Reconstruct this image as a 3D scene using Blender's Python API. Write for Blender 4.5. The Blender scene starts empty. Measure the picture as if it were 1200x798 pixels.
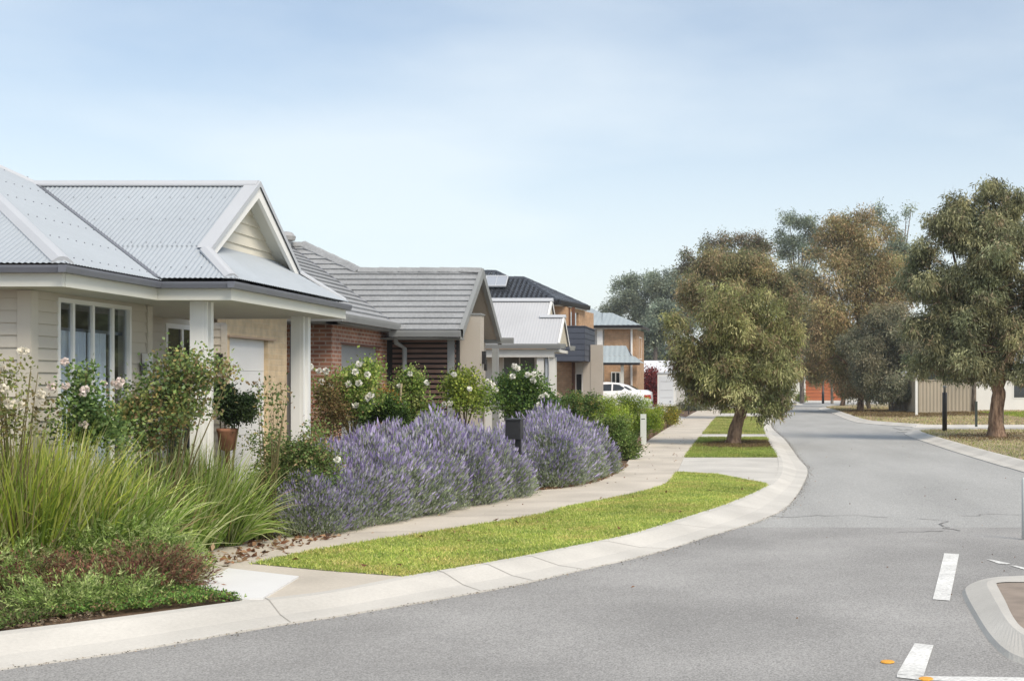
import bpy, math, random
import numpy as np
from mathutils import Vector
rng = np.random.default_rng(11)
random.seed(5)
SC = bpy.context.scene
COL = SC.collection
F, PX, PY, H = 1500.0, 872.0, 451.0, 1.6
R = math.radians

def G(px, py, z=0.0):                    # a point of the ground seen at that place of the photograph
    Y = F * (H - z) / (py - PY)
    return ((px - PX) * Y / F, Y)
def XA(px, Y): return (px - PX) * Y / F
def ZA(py, Y): return H - (py - PY) * Y / F

# ------------------------------------------------------------------ materials
MATS = {}
def nmat(name, base, rough=0.8, var=0.0, scale=3.0, bump=0.0, bscale=60.0, spec=0.3, detail=4, var2=0.0, scale2=40.0, metal=0.0, stretch=(1,1,1)):
    m = bpy.data.materials.new(name); m.use_nodes = True
    nt = m.node_tree; N = nt.nodes; L = nt.links
    b = N['Principled BSDF']
    b.inputs['Roughness'].default_value = rough
    b.inputs['Specular IOR Level'].default_value = spec
    b.inputs['Metallic'].default_value = metal
    geo = N.new('ShaderNodeNewGeometry')
    mp = N.new('ShaderNodeMapping'); L.new(geo.outputs['Position'], mp.inputs['Vector']); mp.inputs['Scale'].default_value = stretch
    def mul(prev, sc, amt):
        n = N.new('ShaderNodeTexNoise'); n.inputs['Scale'].default_value = sc; n.inputs['Detail'].default_value = detail
        L.new(mp.outputs[0], n.inputs['Vector'])
        r = N.new('ShaderNodeMapRange'); r.inputs[1].default_value = .3; r.inputs[2].default_value = .7
        r.inputs[3].default_value = 1 - amt; r.inputs[4].default_value = 1 + amt
        L.new(n.outputs['Fac'], r.inputs[0])
        mx = N.new('ShaderNodeVectorMath'); mx.operation = 'SCALE'
        if prev is None: mx.inputs[0].default_value = base
        else: L.new(prev, mx.inputs[0])
        L.new(r.outputs[0], mx.inputs['Scale'])
        return mx.outputs[0]
    c = mul(None, scale, var)
    if var2: c = mul(c, scale2, var2)
    L.new(c, b.inputs['Base Color'])
    if bump:
        n = N.new('ShaderNodeTexNoise'); n.inputs['Scale'].default_value = bscale; L.new(mp.outputs[0], n.inputs['Vector'])
        bp = N.new('ShaderNodeBump'); bp.inputs['Strength'].default_value = bump; bp.inputs['Distance'].default_value = .01
        L.new(n.outputs['Fac'], bp.inputs['Height']); L.new(bp.outputs[0], b.inputs['Normal'])
    MATS[name] = m
    return m

def brick_mat(name, c1, c2, mortar, bw=.24, bh=.086, ms=.012, rough=.85):
    m = bpy.data.materials.new(name); m.use_nodes = True
    nt = m.node_tree; N = nt.nodes; L = nt.links; b = N['Principled BSDF']
    b.inputs['Roughness'].default_value = rough
    geo = N.new('ShaderNodeNewGeometry'); sp = N.new('ShaderNodeSeparateXYZ'); L.new(geo.outputs['Position'], sp.inputs[0])
    ad = N.new('ShaderNodeMath'); ad.operation = 'ADD'; L.new(sp.outputs['X'], ad.inputs[0]); L.new(sp.outputs['Y'], ad.inputs[1])
    cb = N.new('ShaderNodeCombineXYZ'); L.new(ad.outputs[0], cb.inputs['X']); L.new(sp.outputs['Z'], cb.inputs['Y'])
    t = N.new('ShaderNodeTexBrick'); L.new(cb.outputs[0], t.inputs['Vector'])
    t.inputs['Scale'].default_value = 1; t.inputs['Brick Width'].default_value = bw; t.inputs['Row Height'].default_value = bh
    t.inputs['Mortar Size'].default_value = ms; t.inputs['Mortar Smooth'].default_value = .1
    t.inputs['Color1'].default_value = (*c1, 1); t.inputs['Color2'].default_value = (*c2, 1); t.inputs['Mortar'].default_value = (*mortar, 1)
    n = N.new('ShaderNodeTexNoise'); n.inputs['Scale'].default_value = 5; L.new(geo.outputs['Position'], n.inputs['Vector'])
    r = N.new('ShaderNodeMapRange'); r.inputs[1].default_value = .3; r.inputs[2].default_value = .7; r.inputs[3].default_value = .85; r.inputs[4].default_value = 1.15
    L.new(n.outputs['Fac'], r.inputs[0])
    mx = N.new('ShaderNodeVectorMath'); mx.operation = 'SCALE'; L.new(t.outputs['Color'], mx.inputs[0]); L.new(r.outputs[0], mx.inputs['Scale'])
    L.new(mx.outputs[0], b.inputs['Base Color'])
    bp = N.new('ShaderNodeBump'); bp.inputs['Strength'].default_value = .5; bp.inputs['Distance'].default_value = .008; bp.invert = True
    L.new(t.outputs['Fac'], bp.inputs['Height']); L.new(bp.outputs[0], b.inputs['Normal'])
    MATS[name] = m
    return m

def leaf_mat(name, trans=.35, rough=.55, spec=.25):
    m = bpy.data.materials.new(name); m.use_nodes = True
    nt = m.node_tree; N = nt.nodes; L = nt.links; b = N['Principled BSDF']; out = N['Material Output']
    a = N.new('ShaderNodeAttribute'); a.attribute_name = 'Col'
    b.inputs['Roughness'].default_value = rough; b.inputs['Specular IOR Level'].default_value = spec
    L.new(a.outputs['Color'], b.inputs['Base Color'])
    tr = N.new('ShaderNodeBsdfTranslucent'); L.new(a.outputs['Color'], tr.inputs['Color'])
    mx = N.new('ShaderNodeMixShader'); mx.inputs[0].default_value = trans
    L.new(b.outputs[0], mx.inputs[1]); L.new(tr.outputs[0], mx.inputs[2]); L.new(mx.outputs[0], out.inputs['Surface'])
    MATS[name] = m
    return m

def glass_mat(name, refl=.3, tint=(.94,.97,1)):
    m = bpy.data.materials.new(name); m.use_nodes = True
    nt = m.node_tree; N = nt.nodes; L = nt.links; out = N['Material Output']; N.remove(N['Principled BSDF'])
    g = N.new('ShaderNodeBsdfGlossy'); g.inputs['Roughness'].default_value = .03; g.inputs['Color'].default_value = (.9,.95,1,1)
    t = N.new('ShaderNodeBsdfTransparent'); t.inputs['Color'].default_value = (*tint, 1)
    lw = N.new('ShaderNodeLayerWeight'); lw.inputs['Blend'].default_value = .5; fr = N.new('ShaderNodeMath'); fr.operation = 'POWER'; fr.inputs[1].default_value = 4; L.new(lw.outputs['Facing'], fr.inputs[0])
    ad = N.new('ShaderNodeMath'); ad.operation = 'ADD'; ad.use_clamp = True; ad.inputs[1].default_value = refl*.3; L.new(fr.outputs[0], ad.inputs[0])
    mx = N.new('ShaderNodeMixShader'); L.new(ad.outputs[0], mx.inputs[0]); L.new(t.outputs[0], mx.inputs[1]); L.new(g.outputs[0], mx.inputs[2])
    L.new(mx.outputs[0], out.inputs['Surface']); MATS[name] = m
    return m

WB = nmat('weatherboard_paint', (.56,.52,.45), .6, .05, 1.5)
WHITE = nmat('white_paint', (.80,.80,.78), .5, .03, 2)
CREAM = nmat('cream_fascia', (.66,.66,.60), .55, .04, 2)
SOFF = nmat('soffit', (.55,.54,.48), .8, .03, 2)
GUT = nmat('grey_gutter', (.15,.16,.19), .4, .06, 3, spec=.5)
RF1 = nmat('pale_steel_roof', (.37,.41,.45), .42, .05, .8, spec=.5, var2=.03, scale2=14)
FLASH = nmat('roof_flashing', (.47,.49,.52), .4, .03, 2, spec=.5)
RF2 = nmat('grey_roof_tile', (.295,.305,.315), .75, .10, 1.5, bump=.5, bscale=40, var2=.16, scale2=22)
RF2D = nmat('grey_trim', (.25,.26,.26), .5, .05, 2)
RF3 = nmat('pale_roof', (.46,.47,.49), .5, .05, 1)
RF4 = nmat('dark_glazed_tile', (.045,.05,.06), .22, .15, 2, spec=.7, var2=.25, scale2=15)
RF5 = nmat('grey_green_metal_roof', (.33,.38,.40), .45, .06, 1)
RENDER = nmat('beige_render', (.43,.39,.34), .85, .05, 1.2, bump=.2, bscale=90)
OFFW = nmat('offwhite_render', (.68,.67,.63), .8, .04, 1.5)
CREAMBRICK = brick_mat('cream_brick', (.60,.46,.29), (.66,.52,.34), (.62,.50,.34), ms=.008)
REDBRICK = brick_mat('red_brick', (.38,.18,.11), (.26,.11,.07), (.44,.33,.27), bw=.2, bh=.068, ms=.012)
ORBRICK = brick_mat('orange_brick', (.50,.31,.18), (.43,.26,.15), (.46,.33,.22), ms=.010)
DARKBRICK = brick_mat('dark_brick', (.06,.06,.065), (.09,.085,.085), (.12,.12,.12), ms=.010)
SLATM = nmat('dark_stained_timber', (.15,.095,.075), .6, .25, 3, stretch=(1,1,14))
BROWNP = nmat('brown_timber', (.13,.06,.035), .6, .2, 3)
CHARC = nmat('charcoal_cladding', (.065,.075,.10), .55, .08, 2)
GDOOR = nmat('grey_door_panel', (.30,.31,.31), .5, .03, 2)
ORDOOR = nmat('orange_timber_door', (.42,.13,.055), .55, .14, 1.5, stretch=(1,1,8))
GAPSHADE = nmat('slat_gap_shade', (.03,.03,.03), .9)
CURT = nmat('curtain', (.84,.88,.92), .9, .06, 3)
BLACK = nmat('black_metal', (.02,.02,.022), .4, .1, 5, spec=.5)
ASPH = nmat('asphalt', (.305,.30,.292), .92, .17, .6, bump=.3, bscale=150, var2=.40, scale2=95, detail=3)
ASPH2 = nmat('old_asphalt', (.365,.365,.355), .9, .11, .5, bump=.3, bscale=90, var2=.22, scale2=45, detail=6, stretch=(1.6,.35,1))
CONC = nmat('concrete', (.54,.49,.42), .88, .15, .9, bump=.25, bscale=120, var2=.06, scale2=30, detail=6)
CONC2 = nmat('kerb_concrete', (.54,.52,.48), .85, .13, 1.0, bump=.25, bscale=120, var2=.05, scale2=40, detail=6)
CONCW = nmat('new_concrete', (.68,.68,.67), .8, .03, 2, bump=.2, bscale=140)
PAVER = brick_mat('island_paver', (.36,.29,.23), (.41,.33,.27), (.27,.22,.18), bw=.9, bh=.35, ms=.012)
PAINT = nmat('road_paint', (.68,.68,.66), .7, .12, 5, var2=.22, scale2=45)
SOIL = nmat('mulch_soil', (.13,.085,.055), .95, .3, 3, bump=1, bscale=40, var2=.3, scale2=30)
DRYG = nmat('dry_ground', (.33,.28,.17), .95, .22, .25, bump=1, bscale=30, var2=.2, scale2=6)
LAWN = nmat('lawn_soil', (.20,.22,.08), .95, .25, 1.2, bump=1, bscale=60, var2=.25, scale2=18)
BARK = nmat('bark', (.30,.20,.14), .95, .55, 6, bump=1, bscale=16, var2=.3, scale2=16, stretch=(1,1,.25))
BARK2 = nmat('grey_bark', (.24,.20,.17), .95, .3, 3, bump=1, bscale=14, var2=.3, scale2=12, stretch=(1,1,.3))
STEM = nmat('green_brown_stem', (.13,.11,.05), .8, .2, 8)
TERRA = nmat('terracotta', (.42,.14,.07), .8, .12, 8)
SLEEPER = nmat('timber_sleeper', (.17,.10,.07), .85, .25, 3)
FENCEM = nmat('fence_steel', (.39,.34,.265), .5, .04, 1)
CARP = nmat('white_car_paint', (.74,.75,.77), .18, 0, 2, spec=.6)
RUBBER = nmat('rubber', (.02,.02,.02), .8)
REDL = nmat('red_lens', (.40,.02,.02), .25, spec=.6)
YEL = nmat('yellow_marker', (.75,.36,.05), .5)
GLASS = glass_mat('window_glass')
GLASSD = nmat('dark_glass', (.025,.03,.032), .05, spec=.8)
GREYG = nmat('grey_screen_glass', (.16,.17,.155), .3, .1, 1, spec=.6)
PANEL = nmat('solar_panel', (.34,.37,.42), .2, spec=.9)
LEAF = leaf_mat('leaf')
PETAL = leaf_mat('petal', .3)

def bark_mat(name, dark, light, scale=9, z=.28):
    m=nmat(name,dark,.95,0,3,bump=1,bscale=22,stretch=(1,1,z)); nt=m.node_tree; N=nt.nodes; L=nt.links
    g=N.new('ShaderNodeNewGeometry'); mp=N.new('ShaderNodeMapping'); mp.inputs['Scale'].default_value=(1,1,z); L.new(g.outputs['Position'],mp.inputs['Vector'])
    n=N.new('ShaderNodeTexNoise'); n.inputs['Scale'].default_value=scale; n.inputs['Detail'].default_value=8; n.inputs['Roughness'].default_value=.7; L.new(mp.outputs[0],n.inputs['Vector'])
    r=N.new('ShaderNodeValToRGB'); r.color_ramp.elements[0].position=.38; r.color_ramp.elements[0].color=(*dark,1); r.color_ramp.elements[1].position=.62; r.color_ramp.elements[1].color=(*light,1)
    L.new(n.outputs['Fac'],r.inputs[0]); L.new(r.outputs[0],N['Principled BSDF'].inputs['Base Color']); return m
BARK=bark_mat('bark',(.085,.05,.035),(.36,.245,.17),8); BARK2=bark_mat('grey_bark',(.07,.055,.045),(.27,.23,.19),7)
# ------------------------------------------------------------------ mesh helpers
class MB:
    def __init__(s): s.v = []; s.f = []
    def add(s, vs, fs):
        o = len(s.v); s.v += [tuple(v) for v in vs]; s.f += [tuple(i + o for i in f) for f in fs]; return s
    def poly(s, pts): return s.add(pts, [tuple(range(len(pts)))])
    def box(s, x0, y0, z0, x1, y1, z1):
        v = [(x0,y0,z0),(x1,y0,z0),(x1,y1,z0),(x0,y1,z0),(x0,y0,z1),(x1,y0,z1),(x1,y1,z1),(x0,y1,z1)]
        return s.add(v, BOXF)
    def obox(s, a, d, u0, u1, z0, z1, d0, d1):
        # box in wall coordinates: a origin (x,y), d unit direction along the wall, outward normal (dy,-dx)
        n = (d[1], -d[0])
        P = lambda u, w, z: (a[0] + d[0]*u + n[0]*w, a[1] + d[1]*u + n[1]*w, z)
        v = [P(u0,d0,z0),P(u1,d0,z0),P(u1,d1,z0),P(u0,d1,z0),P(u0,d0,z1),P(u1,d0,z1),P(u1,d1,z1),P(u0,d1,z1)]
        return s.add(v, [f[::-1] for f in BOXF])
    def tube(s, pts, rad, n=8, cap=True):
        pts = [Vector(p) for p in pts]; o = len(s.v); m = len(pts)
        for i, p in enumerate(pts):
            t = (pts[min(i+1, m-1)] - pts[max(i-1, 0)]).normalized()
            a = t.cross(Vector((0.31,.95,.1))); a.normalize(); b = t.cross(a)
            r = rad[i] if hasattr(rad, '__len__') else rad
            for k in range(n):
                w = 2*math.pi*k/n
                s.v.append(tuple(p + a*math.cos(w)*r + b*math.sin(w)*r))
        for i in range(m-1):
            for k in range(n):
                s.f.append((o+i*n+k, o+i*n+(k+1)%n, o+(i+1)*n+(k+1)%n, o+(i+1)*n+k))
        if cap:
            s.f.append(tuple(o+k for k in range(n))[::-1]); s.f.append(tuple(o+(m-1)*n+k for k in range(n)))
        return s
    def lathe(s, c, prof, n=16):
        o = len(s.v)
        for r, z in prof:
            for k in range(n):
                w = 2*math.pi*k/n; s.v.append((c[0]+r*math.cos(w), c[1]+r*math.sin(w), c[2]+z))
        for i in range(len(prof)-1):
            for k in range(n): s.f.append((o+i*n+k, o+i*n+(k+1)%n, o+(i+1)*n+(k+1)%n, o+(i+1)*n+k))
        s.f.append(tuple(o+k for k in range(n))[::-1]); s.f.append(tuple(o+(len(prof)-1)*n+k for k in range(n)))
        return s
    def split(s, name, mat, parent=None, comps=None):
        n = len(s.v); par = list(range(n))
        def f(i):
            while par[i] != i: par[i] = par[par[i]]; i = par[i]
            return i
        for q in s.f:
            for k in q[1:]: par[f(k)] = f(q[0])
        gr = {}
        for q in s.f: gr.setdefault(f(q[0]), []).append(q)
        o = None
        for fs in gr.values():
            ids = sorted({i for q in fs for i in q}); mp = {i: k for k, i in enumerate(ids)}
            b = MB(); b.add([s.v[i] for i in ids], [tuple(mp[i] for i in q) for q in fs]); o = b.build(name, mat, parent)
        return o
    def slab(s, pts, t):                      # planar polygon given thickness t downwards
        n = len(pts); lo = [(p[0],p[1],p[2]-t) for p in pts]
        return s.add(list(pts)+lo, [tuple(range(n)), tuple(range(2*n-1, n-1, -1))] + [(i, i+n, (i+1)%n+n, (i+1)%n) for i in range(n)])
    def build(s, name, mat, parent=None, smooth=False, loc=None):
        me = bpy.data.meshes.new(name)
        off = root_loc(parent) if parent else (loc or (0,0,0))
        me.from_pydata([(v[0]-off[0], v[1]-off[1], v[2]-off[2]) for v in s.v], [], s.f)
        me.materials.append(mat)
        if smooth: me.polygons.foreach_set('use_smooth', [True]*len(me.polygons))
        me.validate(); me.update()
        o = bpy.data.objects.new(name, me); COL.objects.link(o)
        if parent: o.parent = parent
        elif loc: o.location = loc
        return o
BOXF = [(0,3,2,1),(4,5,6,7),(0,1,5,4),(1,2,6,5),(2,3,7,6),(3,0,4,7)]
def rough_tube(m, pts, rad, n=16, amp=.1):
    P=[Vector(p) for p in pts]; Q=[];Rr=[]
    for i in range(len(P)-1):
        k=max(2,int((P[i+1]-P[i]).length/.09))
        for j in range(k): t=j/k; Q.append(P[i].lerp(P[i+1],t)); Rr.append(rad[i]+(rad[i+1]-rad[i])*t)
    Q.append(P[-1]);Rr.append(rad[-1]); o=len(m.v); m.tube(Q,Rr,n); ph=random.uniform(0,9)
    for i,c in enumerate(Q):
        for k in range(n):
            j=o+i*n+k; v=Vector(m.v[j]); a=6.283*k/n
            f=1+amp*(.6*math.sin(3*a+ph+i*.22)+.5*math.sin(5*a-i*.31+ph)+.35*math.sin(9*a+i*.8))+random.uniform(-amp,amp)*.45
            m.v[j]=tuple(c+(v-c)*f)
def root_loc(o):
    x = Vector((0,0,0))
    while o: x += o.location; o = o.parent
    return tuple(x)
def tag(o, label=None, cat=None, group=None, kind=None):
    for k, v in (('label',label),('category',cat),('group',group),('kind',kind)):
        if v: o[k] = v
    return o
def empty(name, loc, label, cat, group=None):
    o = bpy.data.objects.new(name, None); COL.objects.link(o); o.location = loc; o.empty_display_size = .2
    return tag(o, label, cat, group)
def struct(mb, name, mat): return tag(mb.build(name, mat), kind='structure')

def npmesh(name, V, Fq, mat, cols=None, parent=None, loc=None, smooth=False):
    """V (n,3) local coordinates, Fq (m,4) quads, cols (n,3)."""
    me = bpy.data.meshes.new(name); n = len(V); m = len(Fq)
    me.vertices.add(n); me.vertices.foreach_set('co', V.astype(np.float32).ravel())
    me.loops.add(4*m); me.loops.foreach_set('vertex_index', Fq.astype(np.int32).ravel())
    me.polygons.add(m); me.polygons.foreach_set('loop_start', np.arange(0, 4*m, 4, dtype=np.int32))
    me.polygons.foreach_set('loop_total', np.full(m, 4, dtype=np.int32))
    if smooth: me.polygons.foreach_set('use_smooth', np.ones(m, dtype=bool))
    me.update(calc_edges=True)
    if cols is not None:
        ca = me.color_attributes.new('Col', 'FLOAT_COLOR', 'POINT')
        c4 = np.ones((n,4), dtype=np.float32); c4[:,:3] = cols; ca.data.foreach_set('color', c4.ravel())
    me.materials.append(mat)
    o = bpy.data.objects.new(name, me); COL.objects.link(o)
    if parent: o.parent = parent
    if loc is not None: o.location = loc
    return o

def unit(a): return a / np.maximum(np.linalg.norm(a, axis=1, keepdims=True), 1e-9)
def palette(n, pal, w=None, var=.18):
    pal = np.array(pal, float); w = None if w is None else np.array(w)/np.sum(w)
    c = pal[rng.choice(len(pal), n, p=w)]
    return c * (1 + var*rng.standard_normal((n,1))).clip(.4, 1.8)
def leaves(C, D, L, W, col, fold=.15):
    """one folded diamond (2 quads worth -> 1 quad) per leaf"""
    n = len(C); D = unit(D); S = unit(np.cross(D, rng.standard_normal((n,3))))
    Nn = np.cross(D, S)
    L = np.broadcast_to(L, (n,))[:,None]; W = np.broadcast_to(W, (n,))[:,None]
    mid = C + D*L*.45
    V = np.stack([C, mid + S*W*.5 + Nn*W*fold, C + D*L, mid - S*W*.5 + Nn*W*fold], 1).reshape(-1,3)
    Fq = np.arange(4*n).reshape(n,4)
    return V, Fq, np.repeat(col, 4, axis=0)
def ribbons(C, D, L, W, col, seg=4, droop=.5, side=None, tipcol=None):
    """curved grass-like blades"""
    n = len(C); D = unit(D); L = np.broadcast_to(L,(n,)); W = np.broadcast_to(W,(n,)); droop = np.broadcast_to(droop,(n,))
    S = unit(np.cross(D, rng.standard_normal((n,3)))) if side is None else side
    P = C.copy(); rows = []; cc = []
    d = D.copy()
    for k in range(seg+1):
        t = k/seg; w = W*(1-t**2.2)*.5 + .0006
        rows.append(P - S*w[:,None]); rows.append(P + S*w[:,None])
        c = col if tipcol is None else col*(1-t**3) + tipcol*t**3
        cc += [c, c]
        d = unit(d + np.array([0,0,-1.0])*(droop/seg*(.4+1.4*t))[:,None]); P = P + d*(L/seg)[:,None]
    V = np.stack(rows, 1); m = 2*(seg+1); base = (np.arange(n)*m)[:,None]
    Fq = np.concatenate([base + np.array([[2*k,2*k+1,2*k+3,2*k+2]]) for k in range(seg)], 0)
    return V.reshape(-1,3), Fq, np.stack(cc,1).reshape(-1,3)
def cat(*parts):
    V=[];Fq=[];Cc=[];o=0
    for v,f,c in parts: V.append(v);Fq.append(f+o);Cc.append(c);o+=len(v)
    return np.concatenate(V),np.concatenate(Fq),np.concatenate(Cc)

def catmull(pts, n=8):
    P = [np.array(p, float) for p in pts]; P = [2*P[0]-P[1]] + P + [2*P[-1]-P[-2]]; out = []
    for i in range(1, len(P)-2):
        for k in range(n):
            t = k/n
            out.append(.5*((2*P[i]) + (-P[i-1]+P[i+1])*t + (2*P[i-1]-5*P[i]+4*P[i+1]-P[i+2])*t*t + (-P[i-1]+3*P[i]-3*P[i+1]+P[i+2])*t**3))
    out.append(P[-2]); return [tuple(p) for p in out]

def plane_basis(poly):
    P = [Vector(p) for p in poly]; n = Vector((0,0,0))
    for i in range(len(P)): n += P[i].cross(P[(i+1)%len(P)])
    n.normalize()
    if n.z < 0: n = -n
    v = Vector((0,0,1)) - n*n.z; v.normalize(); u = v.cross(n)
    return P, n, u, v
def span(poly2, x, axis):
    o = 1-axis; hit = []
    for i in range(len(poly2)):
        a = poly2[i]; b = poly2[(i+1)%len(poly2)]
        if (a[axis]-x)*(b[axis]-x) <= 0 and abs(a[axis]-b[axis]) > 1e-9:
            t = (x-a[axis])/(b[axis]-a[axis]); hit.append(a[o]+t*(b[o]-a[o]))
    return (min(hit), max(hit)) if len(hit) >= 2 else None
def corrugated(mb, poly, pitch=.050, amp=.0042, sub=6):
    P, n, u, v = plane_basis(poly); O = P[0]
    q = [((p-O).dot(u), (p-O).dot(v)) for p in P]
    a = min(x for x,_ in q); b = max(x for x,_ in q); k = max(2, int((b-a)/pitch*sub)); prev = None
    for i in range(k+1):
        x = a + (b-a)*(.0005+.999*i/k); s = span(q, x, 0)
        if s is None: prev = None; continue
        h = amp*math.sin(2*math.pi*x/pitch); o = len(mb.v)
        mb.v += [tuple(O+u*x+v*s[0]+n*h), tuple(O+u*x+v*s[1]+n*h)]
        if prev is not None: mb.f.append((prev, o, o+1, prev+1))
        prev = o
def tiled(mb, poly, course=.21, step=.034, wave=0, pitch=.3):
    P, n, u, v = plane_basis(poly); O = P[0]
    q = [((p-O).dot(u), (p-O).dot(v)) for p in P]
    a = min(y for _,y in q); b = max(y for _,y in q); k = max(1, round((b-a)/course)); c = (b-a)/k
    for i in range(k):
        y0 = a+c*i+1e-4; y1 = a+c*(i+1)-1e-4; s0 = span(q, y0, 1); s1 = span(q, y1, 1)
        if not s0 or not s1: continue
        m = 1 if not wave else max(1, int((s0[1]-s0[0])/pitch*6))
        pr = None
        for j in range(m+1):
            t = j/m; x0 = s0[0]+(s0[1]-s0[0])*t; x1 = s1[0]+(s1[1]-s1[0])*t
            w0 = wave*math.sin(2*math.pi*x0/pitch)
            o = len(mb.v); mb.v += [tuple(O+u*x0+v*y0-n*.002), tuple(O+u*x0+v*y0+n*(step+w0)), tuple(O+u*x1+v*y1+n*(.004+w0*.9))]
            if pr is not None: mb.f += [(pr,o,o+1,pr+1),(pr+1,o+1,o+2,pr+2)]
            pr = o
def caps(mb, p0, p1, w=.16, h=.05, seg=None):     # ridge or hip capping, optionally in overlapping lengths
    p0=Vector(p0);p1=Vector(p1); d=(p1-p0); Ln=d.length; d.normalize(); s=d.cross(Vector((0,0,1))); s.normalize(); up=s.cross(d)
    m = 1 if not seg else max(1, round(Ln/seg))
    for i in range(m):
        a=p0+d*(Ln*i/m); b=p0+d*(Ln*(i+1)/m+ (.03 if seg else 0)); k = .012 if seg else 0
        vs=[]
        for q,e in ((a,0),(b,k)):
            for (x,z) in ((-w,-w*.55+.0),(-w,-w*.55+.02),(-w*.4,h*.7),(0,h),(w*.4,h*.7),(w,-w*.55+.02),(w,-w*.55)):
                vs.append(q+s*x+up*(z+e))
        mb.add(vs,[(j,j+1,j+8,j+7) for j in range(6)]+[tuple(range(7)),tuple(range(13,6,-1))])

def wall(mb, a, b, z0, z1, op=(), t=.12, lap=0):
    a=Vector(a);b=Vector(b);Ln=(b-a).length;d=((b-a)/Ln); d=(d.x,d.y); a=(a.x,a.y)
    if lap:
        k = max(1,int(math.ceil((z1-z0)/lap)))
        rows=[(z0+i*lap,min(z1,z0+(i+1)*lap)) for i in range(k)]
    else:
        zs = sorted({z0,z1}|{z for o in op for z in (o[2],o[3]) if z0<z<z1}); rows=list(zip(zs,zs[1:]))
    for (c0,c1) in rows:
        m=(c0+c1)/2; cuts=sorted((max(0,o[0]),min(Ln,o[1])) for o in op if o[2]<m<o[3]); x=0
        segs=[]
        for (p,q) in cuts:
            if p>x: segs.append((x,p))
            x=max(x,q)
        if x<Ln: segs.append((x,Ln))
        for (p,q) in segs:
            if p==0: p=.003
            if q==Ln: q=Ln-.003
            if lap:
                n=(d[1],-d[0]); Pn=lambda u,w,z:(a[0]+d[0]*u+n[0]*w,a[1]+d[1]*u+n[1]*w,z)
                vs=[Pn(p,-t,c0),Pn(q,-t,c0),Pn(q,.018,c0),Pn(p,.018,c0),Pn(p,-t,c1),Pn(q,-t,c1),Pn(q,.002,c1),Pn(p,.002,c1)]
                # v order for BOXF: x along wall, y from back to front
                mb.add(vs,[f[::-1] for f in BOXF])
            else: mb.obox(a,d,p,q,c0,c1,-t,0)
def window(root, a, b, z0, z1, mull=(), fw=.05, fmat=None, gmat=None, name='window', proud=.02, transom=(), curtain=False):
    a=Vector(a);b=Vector(b);Ln=(b-a).length;d=((b-a)/Ln);d=(d.x,d.y);a=(a.x,a.y)
    f=MB()
    f.obox(a,d,0,Ln,z1-fw,z1,-.03,proud); f.obox(a,d,0,Ln,z0,z0+fw,-.03,proud)
    f.obox(a,d,0,fw,z0+fw,z1-fw,-.029,proud-.001); f.obox(a,d,Ln-fw,Ln,z0+fw,z1-fw,-.029,proud-.001)
    for u in mull: f.obox(a,d,u-fw*.5,u+fw*.5,z0+fw,z1-fw,-.02,proud-.012)
    for z in transom: f.obox(a,d,fw,Ln-fw,z-fw*.35,z+fw*.35,-.019,proud-.014)
    w=f.build(name,fmat or WHITE,root)
    g=MB().obox(a,d,fw*.5,Ln-fw*.5,z0+fw*.5,z1-fw*.5,-.016,-.011); g.build('pane',gmat or GLASSD,w)
    return w
def gutter(mb, pts, hgt=.12, w=.12, side=1):      # runs round the eaves line, outside of it
    for p,q in zip(pts,pts[1:]):
        p=Vector(p);q=Vector(q);d=(q-p).normalized(); s=Vector((d.y,-d.x,0))*side
        vs=[]
        for e in (p,q):
            for x,z in ((0,0),(w,0.0),(w*.98,-hgt*.35),(w*.82,-hgt),(0,-hgt)): vs.append(e+s*x+Vector((0,0,z)))
        mb.add(vs,[(j,(j+1)%5,(j+1)%5+5,j+5) for j in range(5)]+[(4,3,2,1,0),(5,6,7,8,9)])

# ------------------------------------------------------------------ the setting
ZR = -.10
g = MB(); g.poly([(-900,-60,-.16),(900,-60,-.16),(900,1500,-.16),(-900,1500,-.16)]); struct(g,'ground',DRYG)
LP = [((-300,777),(-300,828)),((0,741),(0,785)),((140,724),(150,764)),((284,705),(316,735)),((380,694),(400,722)),((475,676),(518,702)),
      ((546,664),(605,686)),((613,652),(683,668)),((683,638),(765,649)),((743,625),(830,629)),((808,605),(891,610)),((856,589),(924,592)),
      ((899,569),(942,566)),((911,553),(946,550)),((911,536),(936,538)),((902,520),(920,516)),((894,500),(904,500)),((898,490),(907,490)),((908,478),(917,477))]
back = catmull([G(*p[0]) for p in LP] + [(4.6,112),(2.0,128)], 8)
outr = catmull([G(p[1][0],p[1][1],ZR) for p in LP] + [(5.2,113),(3.0,129)], 8)
RBK = [(6.0,-30),(6.0,20),(5.93,27.3),(5.9,34),(6.05,43.6),(6.6,45.6),(8.0,46.4),(30,47)]
def offset_poly(pts, w):
    out=[]
    for i,p in enumerate(pts):
        a=Vector(pts[max(0,i-1)]);b=Vector(pts[min(len(pts)-1,i+1)]);d=(b-a).normalized(); out.append((p[0]-d.y*w,p[1]+d.x*w))
    return out
rb1 = catmull(RBK, 5); ro1 = offset_poly(rb1, .55)
RB2 = [(30,51.5),(9.0,51.2),(7.4,52),(6.0,56),(5.6,61),(5.9,83),(5.9,92),(8.0,103),(14,110)]
rb2 = catmull(RB2, 5); ro2 = offset_poly(rb2, .55)
road = MB(); SEAM = 15.6
road.poly([(-60,SEAM,ZR),(-60,-20,ZR),(60,-20,ZR),(60,SEAM-.6,ZR)])
struct(road,'road',ASPH)
road2 = MB(); road2.poly([(-3,SEAM,ZR-.004),(-3,135,ZR-.004),(30,135,ZR-.004),(30,SEAM-2,ZR-.004),(-3,SEAM-2,ZR-.004)])
struct(road2,'road',ASPH2)
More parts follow.
